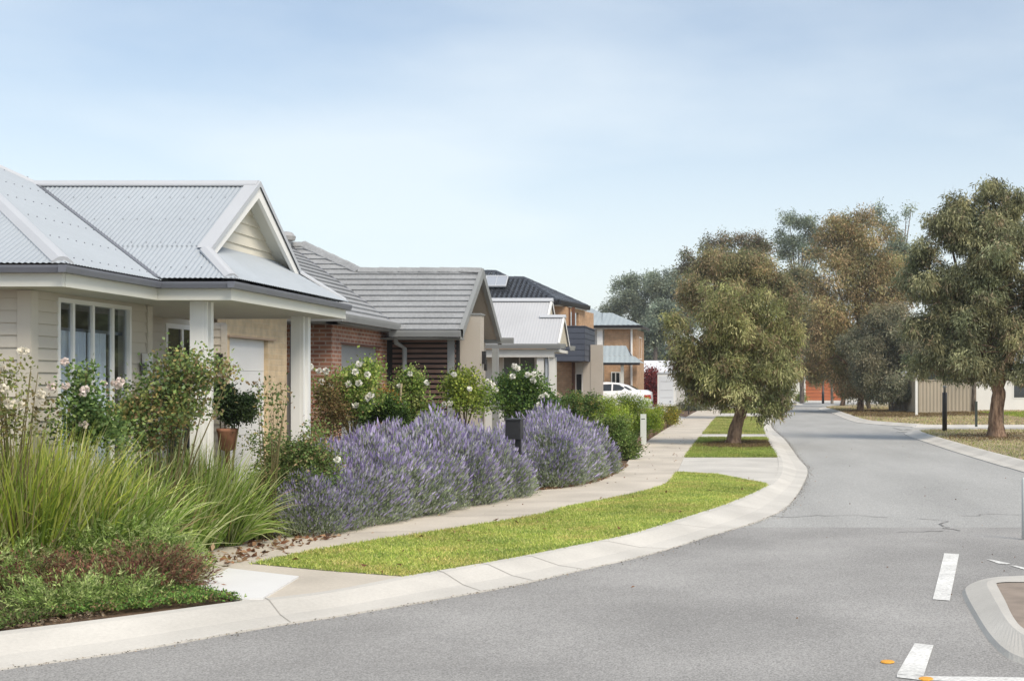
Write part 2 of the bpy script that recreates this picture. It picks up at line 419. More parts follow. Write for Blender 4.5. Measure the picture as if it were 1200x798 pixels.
def kerb(bk, ot, name):
    m = MB(); prof = [(0,.010,0),(.16,.006,0),(.60,-.066,0),(1.0,ZR+.012,0)]
    n=len(bk)
    for i in range(n):
        for t,z,_ in prof: m.v.append((bk[i][0]+(ot[i][0]-bk[i][0])*t, bk[i][1]+(ot[i][1]-bk[i][1])*t, z))
        m.v.append((ot[i][0],ot[i][1],ZR-.05)); m.v.append((bk[i][0],bk[i][1],-.1))
    for i in range(n-1):
        for k in range(4): m.f.append((6*i+k,6*i+6+k,6*i+7+k,6*i+k+1))
        m.f.append((6*i,6*i+5,6*i+11,6*i+6))
    return struct(m,name,CONC2)
kerb(back,outr,'kerb'); kerb(rb1,ro1,'kerb'); kerb(rb2,ro2,'kerb')
# expansion joints across the kerbs
jm = MB()
for i in (26,44,50,56,66,76,86,96):
    if i < len(back)-1:
        a=Vector(back[i]);b=Vector(outr[i]); d=Vector(back[i+1])-a; d.normalize(); d*=.0045
        zz=(.0125,.0085,-.0635,ZR+.0145); ts=(0.0,.16,.60,.99)
        for k in range(3):
            p=a+(b-a)*ts[k]; q=a+(b-a)*ts[k+1]
            jm.add([(p.x-d.x,p.y-d.y,zz[k]),(p.x+d.x,p.y+d.y,zz[k]),(q.x+d.x,q.y+d.y,zz[k+1]),(q.x-d.x,q.y-d.y,zz[k+1])],[(0,1,2,3)])
JOINT = nmat('joint_dark',(.33,.31,.28),.9)
struct(jm,'kerb_joint_line',JOINT)
land = MB(); land.poly([(p[0],p[1],-.02) for p in back] + [(-5,140,-.02),(-90,140,-.02),(-90,-20,-.02),(back[0][0],-20,-.02)]); struct(land,'garden_ground',SOIL)
rl = MB(); rl.poly([(p[0],p[1],-.01) for p in rb1]+[(60,47.4,-.01),(60,-30,-.01)])
struct(rl,'verge_ground',DRYG)
rl2 = MB(); rl2.poly([(p[0],p[1],-.01) for p in rb2]+[(16,200,-.01),(90,200,-.01),(90,51.5,-.01)]); struct(rl2,'verge_ground',DRYG)
# footpath
pb = catmull([G(110,668),G(190,655),G(280,633),G(412,620),G(581,583),G(611,577),G(690,566),(-2.35,24.7),(-2.6,30.4),(-2.8,40),(-2.88,60),(-2.88,80),(-2.6,105),(-2.2,125)],6)
pf = catmull([G(294,661),G(400,640),G(620,606),G(646,598),G(770,572),G(793,553),(-1.33,28.9),(-1.36,40),(-1.38,60),(-1.3,80),(-1.0,105),(-.6,125)],6)
path = MB(); nb=len(pb)
# triangulate between the two edges by resampling
def resample(pts,n):
    P=np.array(pts); d=np.r_[0,np.cumsum(np.linalg.norm(np.diff(P,axis=0),axis=1))]; t=np.linspace(0,d[-1],n)
    return list(zip(np.interp(t,d,P[:,0]),np.interp(t,d,P[:,1])))
iA=[i for i,p in enumerate(pb) if p[1]<125]
A_=resample(pb,120);B_=resample(pf,120)
for i in range(119):
    path.add([(*A_[i],.004),(*B_[i],.004),(*B_[i+1],.004),(*A_[i+1],.004),(*B_[i],-.06),(*B_[i+1],-.06)],[(0,1,2,3),(1,4,5,2)])
rp=[G(110,668),G(200,684),G(226,690),G(284,704.5),G(380,694),G(440,684),G(475,676),G(380,669),G(294,661)]
# the ramp sheet meets the end of the path
path.poly([(x,y,.0045) for x,y in [A_[0],rp[1],rp[2],rp[3],rp[4],rp[5],rp[6],rp[7],B_[0]]])
struct(path,'footpath',CONC)
ws=MB(); ws.slab([(*G(226,690),.02),(*G(284,704.2),.02),(*G(308,703.5),.02),(*G(350,677.5),.02),(*G(268,668),.02)],.03); struct(ws,'kerb_ramp_slab',CONCW)
pj=MB()
for i in range(3,118,2):
    for (p,q) in ((A_[i],B_[i]),):
        p=Vector(p);q=Vector(q); d=(q-p).normalized(); s=Vector((d.y,-d.x))*.006
        pj.add([(p.x-s.x,p.y-s.y,.007),(q.x-s.x,q.y-s.y,.007),(q.x+s.x,q.y+s.y,.007),(p.x+s.x,p.y+s.y,.007)],[(0,1,2,3)])
struct(pj,'footpath_joint_line',JOINT)
def back_x(Y):
    P=np.array(back); return float(np.interp(Y,P[60:,1],P[60:,0]))
def front_x(Y):
    P=np.array(pf); return float(np.interp(Y,P[:,1],P[:,0]))
# driveway crossings and lawns between path and kerb
def strip(y0,y1,z,name,mat):
    m=MB(); n=10; L_=[(front_x(y0+(y1-y0)*i/n)+.012,y0+(y1-y0)*i/n,z) for i in range(n+1)]; R_=[(back_x(y0+(y1-y0)*i/n)-.012,y0+(y1-y0)*i/n,z) for i in range(n,-1,-1)]
    m.poly(L_+R_); struct(m,name,mat); return [p[:2] for p in L_+R_]
crossings=[(23.3,28.2),(38.9,41.6),(64,72),(88,93)]
cm=MB()
c0=[G(793,553),G(840,555.5),G(899,567)]
cr=[(front_x(28.2),28.2)]+[(front_x(25),25)]+[G(794,553.4),G(840,556.5),G(899,569)]+[(back_x(y),y) for y in (21,22,23.5,25,26.5,28.2)]
cm.poly([(x,y,.003) for x,y in cr]); struct(cm,'driveway_crossing',CONC2)
for (a,b) in crossings[1:]: strip(a,b,.003,'driveway_crossing',CONC2)
lawn1=[B_[i] for i in range(0,120) if B_[i][1]<23.2]
lawn1=lawn1+[G(793,553.5),G(840,556),G(897,567)]+[p for p in reversed(back) if G(475,676)[1]<=p[1]<=G(899,569)[1] and p[0]<.7]+[G(380,669)]
lawns=[lawn1]
lm=MB(); lm.poly([(x,y,.008) for x,y in lawn1]); struct(lm,'lawn_soil_ground',LAWN)
for (a,b) in ((28.2,38.9),(41.6,64),(72,88)): lawns.append(strip(a,b,.006,'lawn_soil_ground',LAWN))
# private driveways on the left side and the far one
dw=MB()
dw.add([(-2.85,58,.004),(-2.85,63,.004),(-4.1,63,.26),(-4.1,58,.26),(-12,58,.28),(-12,63,.28),(-4.1,63,-.1),(-2.85,63,-.1),(-4.1,58,-.1),(-2.85,58,-.1),(-12,58,-.1)],[(0,1,2,3),(3,2,5,4),(0,3,8,9),(3,4,10,8),(1,7,6,2)])
struct(dw,'driveway',CONC2)
dw=MB(); dw.poly([(-10,21,.0),(-2.6,21.6,.0),(-2.6,25.5,.0),(-10,26,.0)]); struct(dw,'driveway',CONC2)
dw=MB(); dw.poly([(-2.9,86,.0),(-2.9,94,.0),(-12,94,.0),(-12,86,.0)]); struct(dw,'driveway',CONC2)
dw=MB(); dw.poly([(3.2,118,-.085),(15,116,-.085),(15,136,0.0),(3.4,136,0.0)]); struct(dw,'driveway',CONC2)
dw=MB(); dw.poly([(5.9,47.2,-.09),(5.9,50.9,-.09),(40,51.3,-.09),(40,47.2,-.09)]); struct(dw,'side_road',ASPH2)
# road markings
rmk=MB()
def paintq(q,z=ZR+.005): rmk.poly([(*G(x,y,ZR),z) for x,y in q])
paintq([(1106.5,648.5),(1124,649.5),(1113,704),(1093,702.5)])
paintq([(1072,754),(1094,756.5),(1082,793),(1051,790)])
paintq([(1051,790.5),(1082,792.5),(1215,794.5),(1215,801),(1080,797.5),(1051,794)])
paintq([(1156,655.5),(1162,656),(1184,660.5),(1180,661.3),(1170,660.5)]); paintq([(1184,662.8),(1190,663),(1215,668.5),(1215,671),(1200,667.5)])
struct(rmk,'road_marking',PAINT)
sm=MB()
xs=np.linspace(-1,9,60)
def crack(p,n,st,ang):
    p=np.array(p,float)
    for k in range(n):
        a=ang+random.uniform(-.9,.9); q=p+np.array([math.cos(a),math.sin(a)])*st*random.uniform(.5,1.2); w=random.uniform(.006,.016)
        s=np.array([-math.sin(a),math.cos(a)])*w
        sm.add([(*(p-s),ZR+.004),(*(p+s),ZR+.004),(*(q+s),ZR+.004),(*(q-s),ZR+.004)],[(0,1,2,3)]); p=q
crack(G(1125,622,ZR),12,.16,1.6); crack(G(1127,604,ZR),6,.2,.5); crack(G(1040,606,ZR),9,.25,3.0); crack(G(1105,622,ZR),6,.15,3.3)
TAR=nmat('tar_line',(.25,.245,.24),.8,.3,4)
struct(sm,'road_crack_line',TAR)
for i,(x,y,lb) in enumerate(((1040,776,'flat yellow road marker just left of the near white dash'),(1085,796,'flat yellow road marker under the thin white line'))):
    gx,gy=G(x,y,ZR); m=MB(); m.lathe((gx,gy,ZR+.004),[(.045,0),(.04,.006),(.015,.009)],9)
    tag(m.build('road_marker',YEL),lb,'road marker','yellow markers on the road')
# traffic island
io=catmull([G(x,y,ZR+.004) for x,y in ((1240,668),(1200,675),(1168,677),(1145,681.5),(1128,690),(1128,700),(1140,723),(1156,748),(1176,768),(1200,779),(1240,790))],4)
ii=catmull([G(x,y,-.01) for x,y in ((1240,682),(1200,683),(1180,683),(1169,684),(1168,686),(1171,692),(1178,705),(1184,718),(1190,728),(1200,738),(1240,765))],4)
im=MB(); n=len(io); ci=[(p[0]*1,p[1]) for p in io]
for i in range(n):
    ix,iy=ii[i]; ox,oy=io[i]; im.v += [(ix,iy,0.0),(ox+(ix-ox)*.72,oy+(iy-oy)*.72,-.006),(ox+(ix-ox)*.12,oy+(iy-oy)*.12,ZR+.03),(ox,oy,ZR-.01)]
for i in range(n-1):
    for k in range(3): im.f.append((4*i+k,4*i+k+1,4*i+5+k,4*i+4+k))
struct(im,'traffic_island_kerb',CONC2)
ip=MB(); ip.poly([(p[0],p[1],-.006) for p in ii]); struct(ip,'traffic_island_paving',PAVER)
# ---- tiny gravel, dead leaves
def in_poly(P,poly):
    x,y=P[:,0],P[:,1]; c=np.zeros(len(P),bool); j=len(poly)-1
    for i in range(len(poly)):
        xi,yi=poly[i];xj,yj=poly[j]
        k=((yi>y)!=(yj>y))&(x<(xj-xi)*(y-yi)/(yj-yi+1e-12)+xi); c^=k; j=i
    return c
def scatter(poly,n):
    P=np.array(poly); lo=P.min(0);hi=P.max(0); out=[]; t=0
    while t<n:
        q=rng.uniform(lo,hi,(n*2,2)); q=q[in_poly(q,poly)]; out.append(q); t+=len(q)
        if len(q)==0: break
    return np.concatenate(out)[:n]
def grass_patch(name, poly, n, h, w, pal, wts, z=0, seg=2, dry_shade=None):
    q=scatter(poly,n); q=q+rng.normal(0,.022,q.shape); C=np.c_[q,np.full(len(q),z)]; D=np.c_[rng.normal(0,.55,(len(q),2)),np.ones(len(q))]
    col=palette(len(q),pal,wts,.15)
    k=(np.sin(q[:,0]*2.1+1.3*np.sin(q[:,1]*.9))*np.sin(q[:,1]*1.7+q[:,0])+rng.normal(0,.35,len(q)))
    col*= (1+.16*k)[:,None].clip(.6,1.5); k2=np.sin(q[:,0]*3.7+2*np.sin(q[:,1]*2.3))*np.sin(q[:,1]*4.1+1.7*np.sin(q[:,0]*1.9))+rng.normal(0,.3,len(q)); y_=k2>.55; col[y_]=col[y_]*np.array([1.15,.98,1.2]); y_=k2<-.75; col[y_]*=np.array([.72,.8,.8])
    if dry_shade is not None:  # brown blades: dry patches, and shade under trees put into the colour
        dm=sum(np.exp(-((q[:,0]-x)**2+(q[:,1]-y)**2*.35)/(r*r)) for x,y,r in dry_shade)+rng.normal(0,.15,len(q))
        dc=palette(len(q),[(.20,.14,.07),(.26,.20,.09),(.13,.08,.04)],None,.2); m=(dm>.4); col[m]=dc[m]
    V,Fq,cc=ribbons(C,D,rng.uniform(.5,1.2,len(q))*h,w*rng.uniform(.7,1.3,len(q)),col,seg,.6)
    return tag(npmesh(name,V,Fq,LEAF,cc),kind='stuff')
GP=[(.41,.50,.11),(.55,.60,.16),(.68,.68,.25),(.27,.40,.07)]
grass_patch('lawn_grass',lawns[0],110000,.032,.006,GP,[3,4,2,2],.008)
grass_patch('lawn_grass',lawns[1],34000,.05,.011,[(.26,.36,.07),(.35,.42,.09),(.42,.46,.14)],None,.006,dry_shade=[(-.15,34.0,1.1),(.3,35.2,.9)])  # spots round the gum's trunk carry its shade in the blade colour
grass_patch('lawn_grass',lawns[2],36000,.06,.018,[(.44,.47,.14),(.50,.49,.19),(.34,.42,.10)],None,.006)
grass_patch('lawn_grass',lawns[3],14000,.08,.03,[(.34,.40,.11),(.42,.44,.15)],None,.006)
rv=[p for p in rb1 if 18<p[1]<46]+[(26,46.4),(26,18)]
grass_patch('verge_grass',rv,60000,.07,.018,[(.40,.40,.16),(.52,.46,.26),(.32,.36,.12),(.46,.38,.24)],None,0,dry_shade=[(8.3,40,1.5),(7.2,38.5,1.0),(10.5,40.5,1.5),(12.5,39.5,1.0)])
rv2=[p for p in rb2 if p[1]<93]+[(20,93),(20,78),(30,78),(30,51.5)]
grass_patch('verge_grass',rv2,70000,.09,.035,[(.52,.47,.25),(.55,.42,.29),(.42,.44,.15)],[2,2,1],0,dry_shade=[(8.5,72,3),(12,71,3),(9,78,3),(7.5,66,2)])
grass_patch('verge_grass',[(13.6,60),(13.6,74),(30,74),(30,60)],30000,.12,.04,[(.26,.36,.05),(.34,.42,.06)],None,0)
def litter(name,P,pal,size,z=0.006,zs=.02):
    n=len(P); C=np.c_[P,rng.uniform(z,z+zs,n)]; D=np.c_[rng.normal(0,1,(n,2)),rng.normal(0,.25,n)]
    V,Fq,cc=leaves(C,D,size*rng.uniform(.6,1.4,n),size*.6*rng.uniform(.6,1.2,n),palette(n,pal,None,.25),.3)
    return tag(npmesh(name,V,Fq,LEAF,cc),kind='stuff')
BR=[(.28,.15,.08),(.36,.22,.13),(.20,.09,.05),(.42,.30,.19),(.15,.08,.05)]
edge=[p for p in pb if p[1]<26]; E=np.array(resample(edge,400)); idx=rng.integers(0,400,15000)
T=np.gradient(E,axis=0); T/=np.linalg.norm(T,axis=1)[:,None]; Nn=np.c_[-T[:,1],T[:,0]]
off=rng.exponential(.16,15000)*1.0-.02
litter('fallen_leaves',E[idx]+Nn[idx]*off[:,None]+rng.normal(0,.03,(15000,2)),BR,.038)
q=scatter(lawns[0],46); litter('fallen_leaves',q,BR[:3],.06,.03,.01)
q=np.concatenate([scatter([(-6.5,10.4),(-4.6,10.9),(-4.2,13.6),(-6,14.4)],900),scatter([(6.2,36),(12,37),(13,42),(7,43)],260)]); litter('fallen_leaves',q,BR,.07)
q=scatter([(.8,20),(6,20),(6,60),(1.5,60)],0) if False else scatter([(1.5,9),(3.5,9),(3.2,13),(1.6,13)],40); litter('fallen_leaves',q,BR,.022,ZR+.002,.004)

P_=np.array(outr); P_=P_[(P_[:,1]>6)&(P_[:,1]<60)]; E=np.array(resample(P_,500)); idx=rng.integers(0,500,5200); T=np.gradient(E,axis=0); T/=np.linalg.norm(T,axis=1)[:,None]
q=E[idx]+np.c_[T[idx][:,1],-T[idx][:,0]]*(rng.exponential(.05,5200)-.01)[:,None]+T[idx]*rng.uniform(-.12,.12,5200)[:,None]+rng.normal(0,.012,(5200,2)); litter('gravel',q,[(.16,.14,.12),(.26,.24,.21),(.10,.09,.07),(.30,.22,.14)],.014,ZR+.008,.004)
q=np.c_[rng.uniform(-1,6,60),rng.uniform(9,40,60)]; litter('fallen_leaves',q,BR[:3],.03,ZR+.003,.004)
q=scatter([(-4.9,12.2),(-4.1,12.6),(-1.4,22),(-1.4,40),(-2.6,40),(-2.7,24),(-4.6,14)],110); litter('fallen_leaves',q,BR,.035,.006,.006)
POTM = nmat('old_brown_pot', (.24,.115,.07), .85, .25, 12)
# ------------------------------------------------------------------ house 1: weatherboard, pale steel roof
E=2.62
h1=empty('weatherboard_house',(-6.2,11.1,0),'cream weatherboard house with pale steel roof, open gable and white porch columns','house')
B1=(-6.2,13.34)
m=MB()
wall(m,(-16,11.1),(-6.2,11.1),0,2.44,lap=.107)
u=lambda y:y-11.1
OPW=(u(11.54),u(12.92),.35,2.39)
wall(m,(-6.2,11.1),B1,0,2.44,op=[OPW],lap=.107)
wall(m,(-7.2,13.34),(-7.2,17.3),0,2.44,op=[(15.9-13.34,17.05-13.34,.1,2.37)],lap=.107)
wall(m,(-7.2,17.3),(-7.0,17.3),0,2.44,lap=.107)
m.box(-16,16.0,0,-7.25,16.1,2.42); m.box(-7.3,13.34,0,-6.32,13.46,2.42)
m.build('wall',WB,h1)
# corner trims
m=MB(); m.box(-6.29,11.075,0,-6.175,11.1-.001,2.42); m.box(-6.199,11.079,0,-6.170,11.19,2.419); m.box(-6.199,13.25,0,-6.172,13.36,2.42)
m.box(-7.06,17.275,0,-6.985,17.299,2.42)
m.split('corner_board',WB,h1)
# interior behind the window: dark room box and curtains
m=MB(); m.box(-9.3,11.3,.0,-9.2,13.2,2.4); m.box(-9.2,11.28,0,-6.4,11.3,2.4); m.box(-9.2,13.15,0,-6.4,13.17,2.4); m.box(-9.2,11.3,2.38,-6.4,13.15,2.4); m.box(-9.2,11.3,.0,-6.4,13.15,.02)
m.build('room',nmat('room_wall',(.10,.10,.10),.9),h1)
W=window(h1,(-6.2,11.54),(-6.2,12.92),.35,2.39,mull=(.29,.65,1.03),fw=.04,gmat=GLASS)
m=MB()
for (a,b) in ((.10,.27),(.30,.62),(.68,1.0)):
    n_=40; o=len(m.v)
    for i in range(n_+1):
        y=11.54+a+(b-a)*i/n_; x=-6.275+.022*math.sin(i*1.15)+.01*math.sin(i*2.9)
        m.v+=[(x,y,.36),(x,y,2.10)]
    for i in range(n_): m.f.append((o+2*i,o+2*i+2,o+2*i+3,o+2*i+1))
m.build('curtain',CURT,W,smooth=True)
m=MB(); m.box(-6.29,11.6,2.095,-6.265,12.9,2.13); m.build('curtain_rail',GUT,W)
W2=window(h1,(-7.2,15.9),(-7.2,17.05),.1,2.37,mull=(.5,),fw=.06,gmat=GLASSD,name='entry_door')
m=MB(); m.tube([(-7.13,16.5,1.0),(-7.13,16.5,1.25)],.012,6); m.build('handle',GUT,W2)
m=MB(); m.box(-6.17,13.12,1.68,-6.10,13.20,1.92); wl=m.build('wall_lamp',WHITE,h1)
m=MB(); m.box(-6.165,13.085,1.72,-6.12,13.119,1.82); m.build('lamp_shade',GUT,wl)
m=MB(); m.box(-7.12,17.24,1.80,-7.03,17.27,2.02); m.build('wall_lamp',BLACK,h1)
# soffit + fascia
m=MB()
m.box(-16,10.78,2.425,-5.75,11.3,2.445); m.box(-6.3,11.3,2.425,-5.75,12.5,2.445)
m.box(-7.2,12.5,2.426,-5.03,16.0,2.445)
m.split('soffit',SOFF,h1)
m=MB()
m.box(-16,10.74,2.425,-5.72,10.78,2.60); m.box(-5.75,10.78,2.425,-5.71,12.50,2.60); m.box(-5.71,12.46,2.425,-4.99,12.50,2.60)
m.box(-5.03,12.50,2.425,-4.99,16.04,2.60); m.box(-7.2,16.0,2.425,-5.03,16.04,2.60)
m.split('fascia',CREAM,h1)
m=MB(); gutter(m,[(-16,10.74,E-.02),(-5.71,10.74,E-.02)],.062,.075); gutter(m,[(-5.71,10.65,E-.02),(-5.71,12.46,E-.02)],.062,.075)
gutter(m,[(-5.71,12.46,E-.02),(-4.99,12.46,E-.02)],.062,.075); gutter(m,[(-4.99,12.36,E-.02),(-4.99,16.06,E-.02)],.062,.075)
m.split('gutter',GUT,h1)
# roof planes
S1=.55; P1=(-8.57,13.6,E+2.9*S1); m=MB()
zv=lambda x:E+S1*(-5.67-x)
corrugated(m,[(-5.67,10.7,E),(-16,10.7,E),(-16,13.6,P1[2]),P1])
corrugated(m,[(-5.67,10.7,E),(-5.67,16.5,E),P1])
m.poly([(-5.67,16.5,E),(-16,16.5,E),(-16,13.6,P1[2]),P1])
SW=1.2/1.8; zr=E+1.2; xv=-5.67-1.2/S1
xm=-5.67-(.55*SW)/S1
corrugated(m,[(-4.95,12.45,E+.02),(-5.5,13.0,E+.55*SW+.02),(xm,13.0,E+.55*SW+.02),(-5.67,12.45,E+.02)])
corrugated(m,[(-5.42,13.0,E+.55*SW+.02),(-5.42,14.25,zr+.02),(xv,14.25,zr+.02),(xm,13.0,E+.55*SW+.02)])
corrugated(m,[(-4.95,16.05,E+.02),(-5.5,15.5,E+.55*SW+.02),(-8,15.5,E+.55*SW+.02),(-8,16.05,E+.02)])
corrugated(m,[(-5.42,15.5,E+.55*SW+.02),(-5.42,14.25,zr+.02),(-8,14.25,zr+.02),(-8,15.5,E+.55*SW+.02)])
corrugated(m,[(-4.95,12.45,E+.02),(-4.95,16.05,E+.02),(-5.5,15.5,E+.55*SW+.02),(-5.5,13.0,E+.55*SW+.02)])
corrugated(m,[(-5.5,13.0,E+.55*SW+.02),(-5.5,15.5,E+.55*SW+.02),(-5.72,15.28,E+.77*SW+.02),(-5.72,13.22,E+.77*SW+.02)])
roof=m.build('roof',RF1,h1)
m=MB()
caps(m,(-5.72,10.75,E+.04),P1,.085,.02); caps(m,P1,(-16,13.6,P1[2]),.10,.03); caps(m,(-5.67,16.5,E+.02),P1,.08,.02)
caps(m,(xv-.05,14.25,zr+.03),(-5.40,14.25,zr+.03),.09,.025)
caps(m,(-5.0,12.50,E+.05),(-5.42,12.92,E+.5*SW+.03),.07,.022); caps(m,(-5.0,16.0,E+.05),(-5.42,15.58,E+.5*SW+.03),.07,.022)
# verge flashing along the rakes
for s in (-1,1):
    a=(14.25+s*1.32,zr-1.32*SW+.035); b=(14.25,zr+.035)
    m.add([(-5.53,a[0],a[1]+.012),(-5.38,a[0],a[1]+.012),(-5.38,b[0],b[1]+.012),(-5.53,b[0],b[1]+.012),(-5.38,a[0],a[1]-.05),(-5.38,b[0],b[1]-.05)],[(0,1,2,3),(1,4,5,2)])
m.build('flashing',FLASH,roof)
m=MB(); sw_=math.sqrt(1+SW*SW)
for k in range(4):
    y=12.62+.44*k; z=E+SW*(y-12.45)+.028
    x=-5.05
    while x>-5.67-(y-12.45)*SW/S1+.05:
        if x<-5.5 or y-12.45<-4.95-x: m.box(x-.0042,y-.0042,z-.006,x+.0042,y+.0042,z+.003)
        x-=.15
for k in range(6):
    x=-5.8-.45*k; z=E+S1*(-5.67-x)+.008; y=10.7+(-5.67-x)+.1
    while y<12.45+(-5.67-x)*S1/SW and y<16: m.box(x-.0042,y-.0042,z-.006,x+.0042,y+.0042,z+.003); y+=.15
m.build('roof_screws',GUT,roof)['kind']='stuff'
# valley (dark)
m=MB(); a=Vector((-5.67,12.45,E+.012)); b=Vector((xv,14.25,zr+.012)); s_=Vector((.02,.02,0))
m.add([a-s_*2+Vector((0,0,.02)),a+s_,b+s_,b-s_*2+Vector((0,0,.02))],[(0,1,2,3)]); m.build('valley',GUT,roof)
m=MB(); m.lathe((-7.45,15.0,3.2),[(.10,0),(.10,.64),(.14,.66),(.14,.72),(.05,.75)],12); m.build('flue',FLASH,roof)
# gable wall with boards, barge boards, gable soffit
m=MB(); yb=1.10; k=0; z=E+.62*SW
while z<zr-.10:
    hw0=(zr-.03-z)/SW; z1=min(z+.125,zr-.06); hw1=(zr-.03-z1)/SW
    m.add([(-5.60,14.25-hw0,z),(-5.60,14.25+hw0,z),(-5.62,14.25+hw1,z1),(-5.62,14.25-hw1,z1),(-5.63,14.25-hw0,z),(-5.63,14.25+hw0,z)],[(0,1,2,3),(0,4,5,1)])
    z+=.125
m.build('gable_wall',nmat('gable_board',(.70,.66,.56),.6,.04,2),h1)
m=MB()
for s in (-1,1):
    a=(14.25+s*1.36,zr-1.36*SW-.01); b=(14.25,zr-.01); d=.11
    m.add([(-5.40,a[0],a[1]),(-5.40,b[0],b[1]),(-5.40,b[0],b[1]-d*1.2),(-5.40,a[0],a[1]-d*.9),(-5.44,a[0],a[1]),(-5.44,b[0],b[1]),(-5.44,b[0],b[1]-d*1.2),(-5.44,a[0],a[1]-d*.9)],
          [(0,1,2,3),(4,5,6,7),(0,4,7,3),(3,7,6,2),(0,1,5,4)])
m.split('barge_board',WHITE,h1)
m=MB()
for s in (-1,1):
    a=(14.25+s*1.34,zr-1.34*SW-.03); b=(14.25,zr-.03)
    m.add([(-5.44,a[0],a[1]),(-5.44,b[0],b[1]),(-5.63,b[0],b[1]),(-5.63,a[0],a[1])],[(0,1,2,3)])
m.split('gable_soffit',CREAM,h1)
for y0,x0,x1,k in ((12.70,-5.50,-5.33,.5),(15.42,-5.46,-5.31,.8)):
    m=MB()
    m.box(x0,y0,0,x1-.04,y0+.10*k,2.43); m.box(x0+.02,y0+.10*k,0,x1-.055,y0+.2*k,2.43); m.box(x0,y0+.2*k,0,x1,y0+.32*k,2.43); m.box(x1-.039,y0+.005,0,x1,y0+.06*k,2.43)
    m.build('porch_column',WHITE,h1)
m=MB(); m.box(-7.15,13.5,0,-5.15,16.1,.06); m.build('porch_slab',CONC,h1)
# garage in cream brick
m=MB(); wall(m,(-7.0,17.3),(-7.0,19.6),0,2.8,op=[(.12,1.52,-.1,2.25)]); wall(m,(-7.0,19.6),(-12,19.6),0,2.8); m.build('garage_wall',CREAMBRICK,h1)
m=MB(); m.box(-7.03,17.32,2.25,-6.96,19.05,2.275); m.build('lintel',nmat('lintel_steel',(.45,.33,.24),.6),h1)
gd=MB(); gd.box(-7.1,17.42,0,-7.06,18.82,2.25); gdo=gd.build('garage_door',WHITE,h1)
m=MB(); 
for z in (.45,.9,1.35,1.8): m.box(-7.059,17.42,z,-7.056,18.82,z+.006)
m.split('panel_joint',CREAM,gdo)
m=MB(); corrugated(m,[(-6.6,17.0,E+.3),(-6.6,19.9,E+.3),(-8.05,18.45,E+.9)]); corrugated(m,[(-6.6,17.0,E+.3),(-8.05,18.45,E+.9),(-13,18.45,E+.9),(-13,17.0,E+.3)]); m.poly([(-6.6,19.9,E+.3),(-8.05,18.45,E+.9),(-13,18.45,E+.9),(-13,19.9,E+.3)])
m.build('garage_roof',RF1,h1)
m=MB(); m.box(-7.0,16.9,2.78,-6.62,19.9,2.80); m.build('garage_soffit',SOFF,h1)
m=MB(); gutter(m,[(-6.62,16.95,E+.3),(-6.62,19.9,E+.3)]); m.build('garage_gutter',GUT,h1)
m=MB(); m.tube([(-6.93,19.68,0),(-6.93,19.68,2.5)],.05,8); m.build('downpipe',GUT,h1)
# dark side gate between house 1 and 2
m=MB(); m.box(-7.3,20.55,0,-6.98,20.62,2.0); m.box(-9,20.56,0,-7.3,20.6,1.8); tag(m.build('side_gate',nmat('gate_grey',(.22,.21,.21),.6),loc=(-7.1,20.6,0)),'narrow grey gate panel between the cream garage and the red brick house','gate')

# ------------------------------------------------------------------ house 2: red brick, grey tiles
h2=empty('brick_house',(-6.7,20.8,0),'red brick house with grey tiled roof, dark slatted wall and beige pillars','house')
m=MB()
wall(m,(-12,20.8),(-6.7,20.8),0,2.60); wall(m,(-6.7,20.8),(-6.7,24.0),0,2.60,op=[(.50,2.75,-.1,2.28)]); wall(m,(-12,28),(-12,20.8),0,2.6)
m.build('wall',REDBRICK,h2)
m=MB(); m.box(-6.82,21.3,0,-6.78,23.55,2.28); gdo=m.build('garage_door',GDOOR,h2)
m=MB()
for z in (.56,1.12,1.68): m.box(-6.779,21.3,z,-6.776,23.55,z+.01)
m.split('panel_joint',RF2D,gdo)
m=MB(); m.box(-6.79,21.25,2.285,-6.69,23.6,2.31); m.build('lintel',nmat('lintel_brown',(.17,.09,.07),.6),h2)
EB=2.72; SB=.6; m=MB()
tx=-9.4; zt=EB+SB*(-6.5-tx)
tiled(m,[(-6.45,20.4,EB),(-6.45,23.65,EB),(-9.3,26.3,EB+SB*2.85),(-9.35,23.3,EB+SB*2.9)])
tiled(m,[(-6.45,20.4,EB),(-9.35,23.3,EB+SB*2.9),(-13,23.3,EB+SB*2.9),(-13,20.4,EB)])
tiled(m,[(-9.3,26.3,4.44),(-9.35,23.3,4.44),(-13,23.3,4.44),(-13,26.3,4.44)])
s2=.69; e2=2.60
zA=lambda y:e2+s2*(y-23.55)
tiled(m,[(-6.6,23.55,e2),(-5.22,23.55,e2),(-5.22,25.37,zA(25.37)),(-7.6,25.37,zA(25.37)),(-9.3,26.25,zA(26.25))])
tiled(m,[(-7.6,25.37,zA(25.37)),(-9.0,26.25,zA(26.25)),(-9.3,26.25,zA(26.25))])
yf=27.2
tiled(m,[(-5.22,yf,e2),(-5.22,25.37,zA(25.37)),(-7.6,25.37,zA(25.37)),(-8.5,yf,e2)])
zp=zA(26.25)
tiled(m,[(-7.6,25.37,zA(25.37)),(-9.0,26.25,zp),(-7.2,28.3,3.4)]); tiled(m,[(-9.0,26.25,zp),(-14,26.25,zp),(-14,29,2.7),(-7.2,29,2.7)])
rf=m.build('roof',RF2,h2)
m=MB(); caps(m,(-5.2,25.37,zA(25.37)+.02),(-7.6,25.37,zA(25.37)+.02),.12,.045,.4); caps(m,(-7.6,25.37,zA(25.37)+.02),(-9.0,26.25,zp+.02),.13,.05,.4); caps(m,(-9.0,26.25,zp+.02),(-14,26.25,zp+.02),.12,.045,.4)
m.build('ridge_cap',RF2,rf)
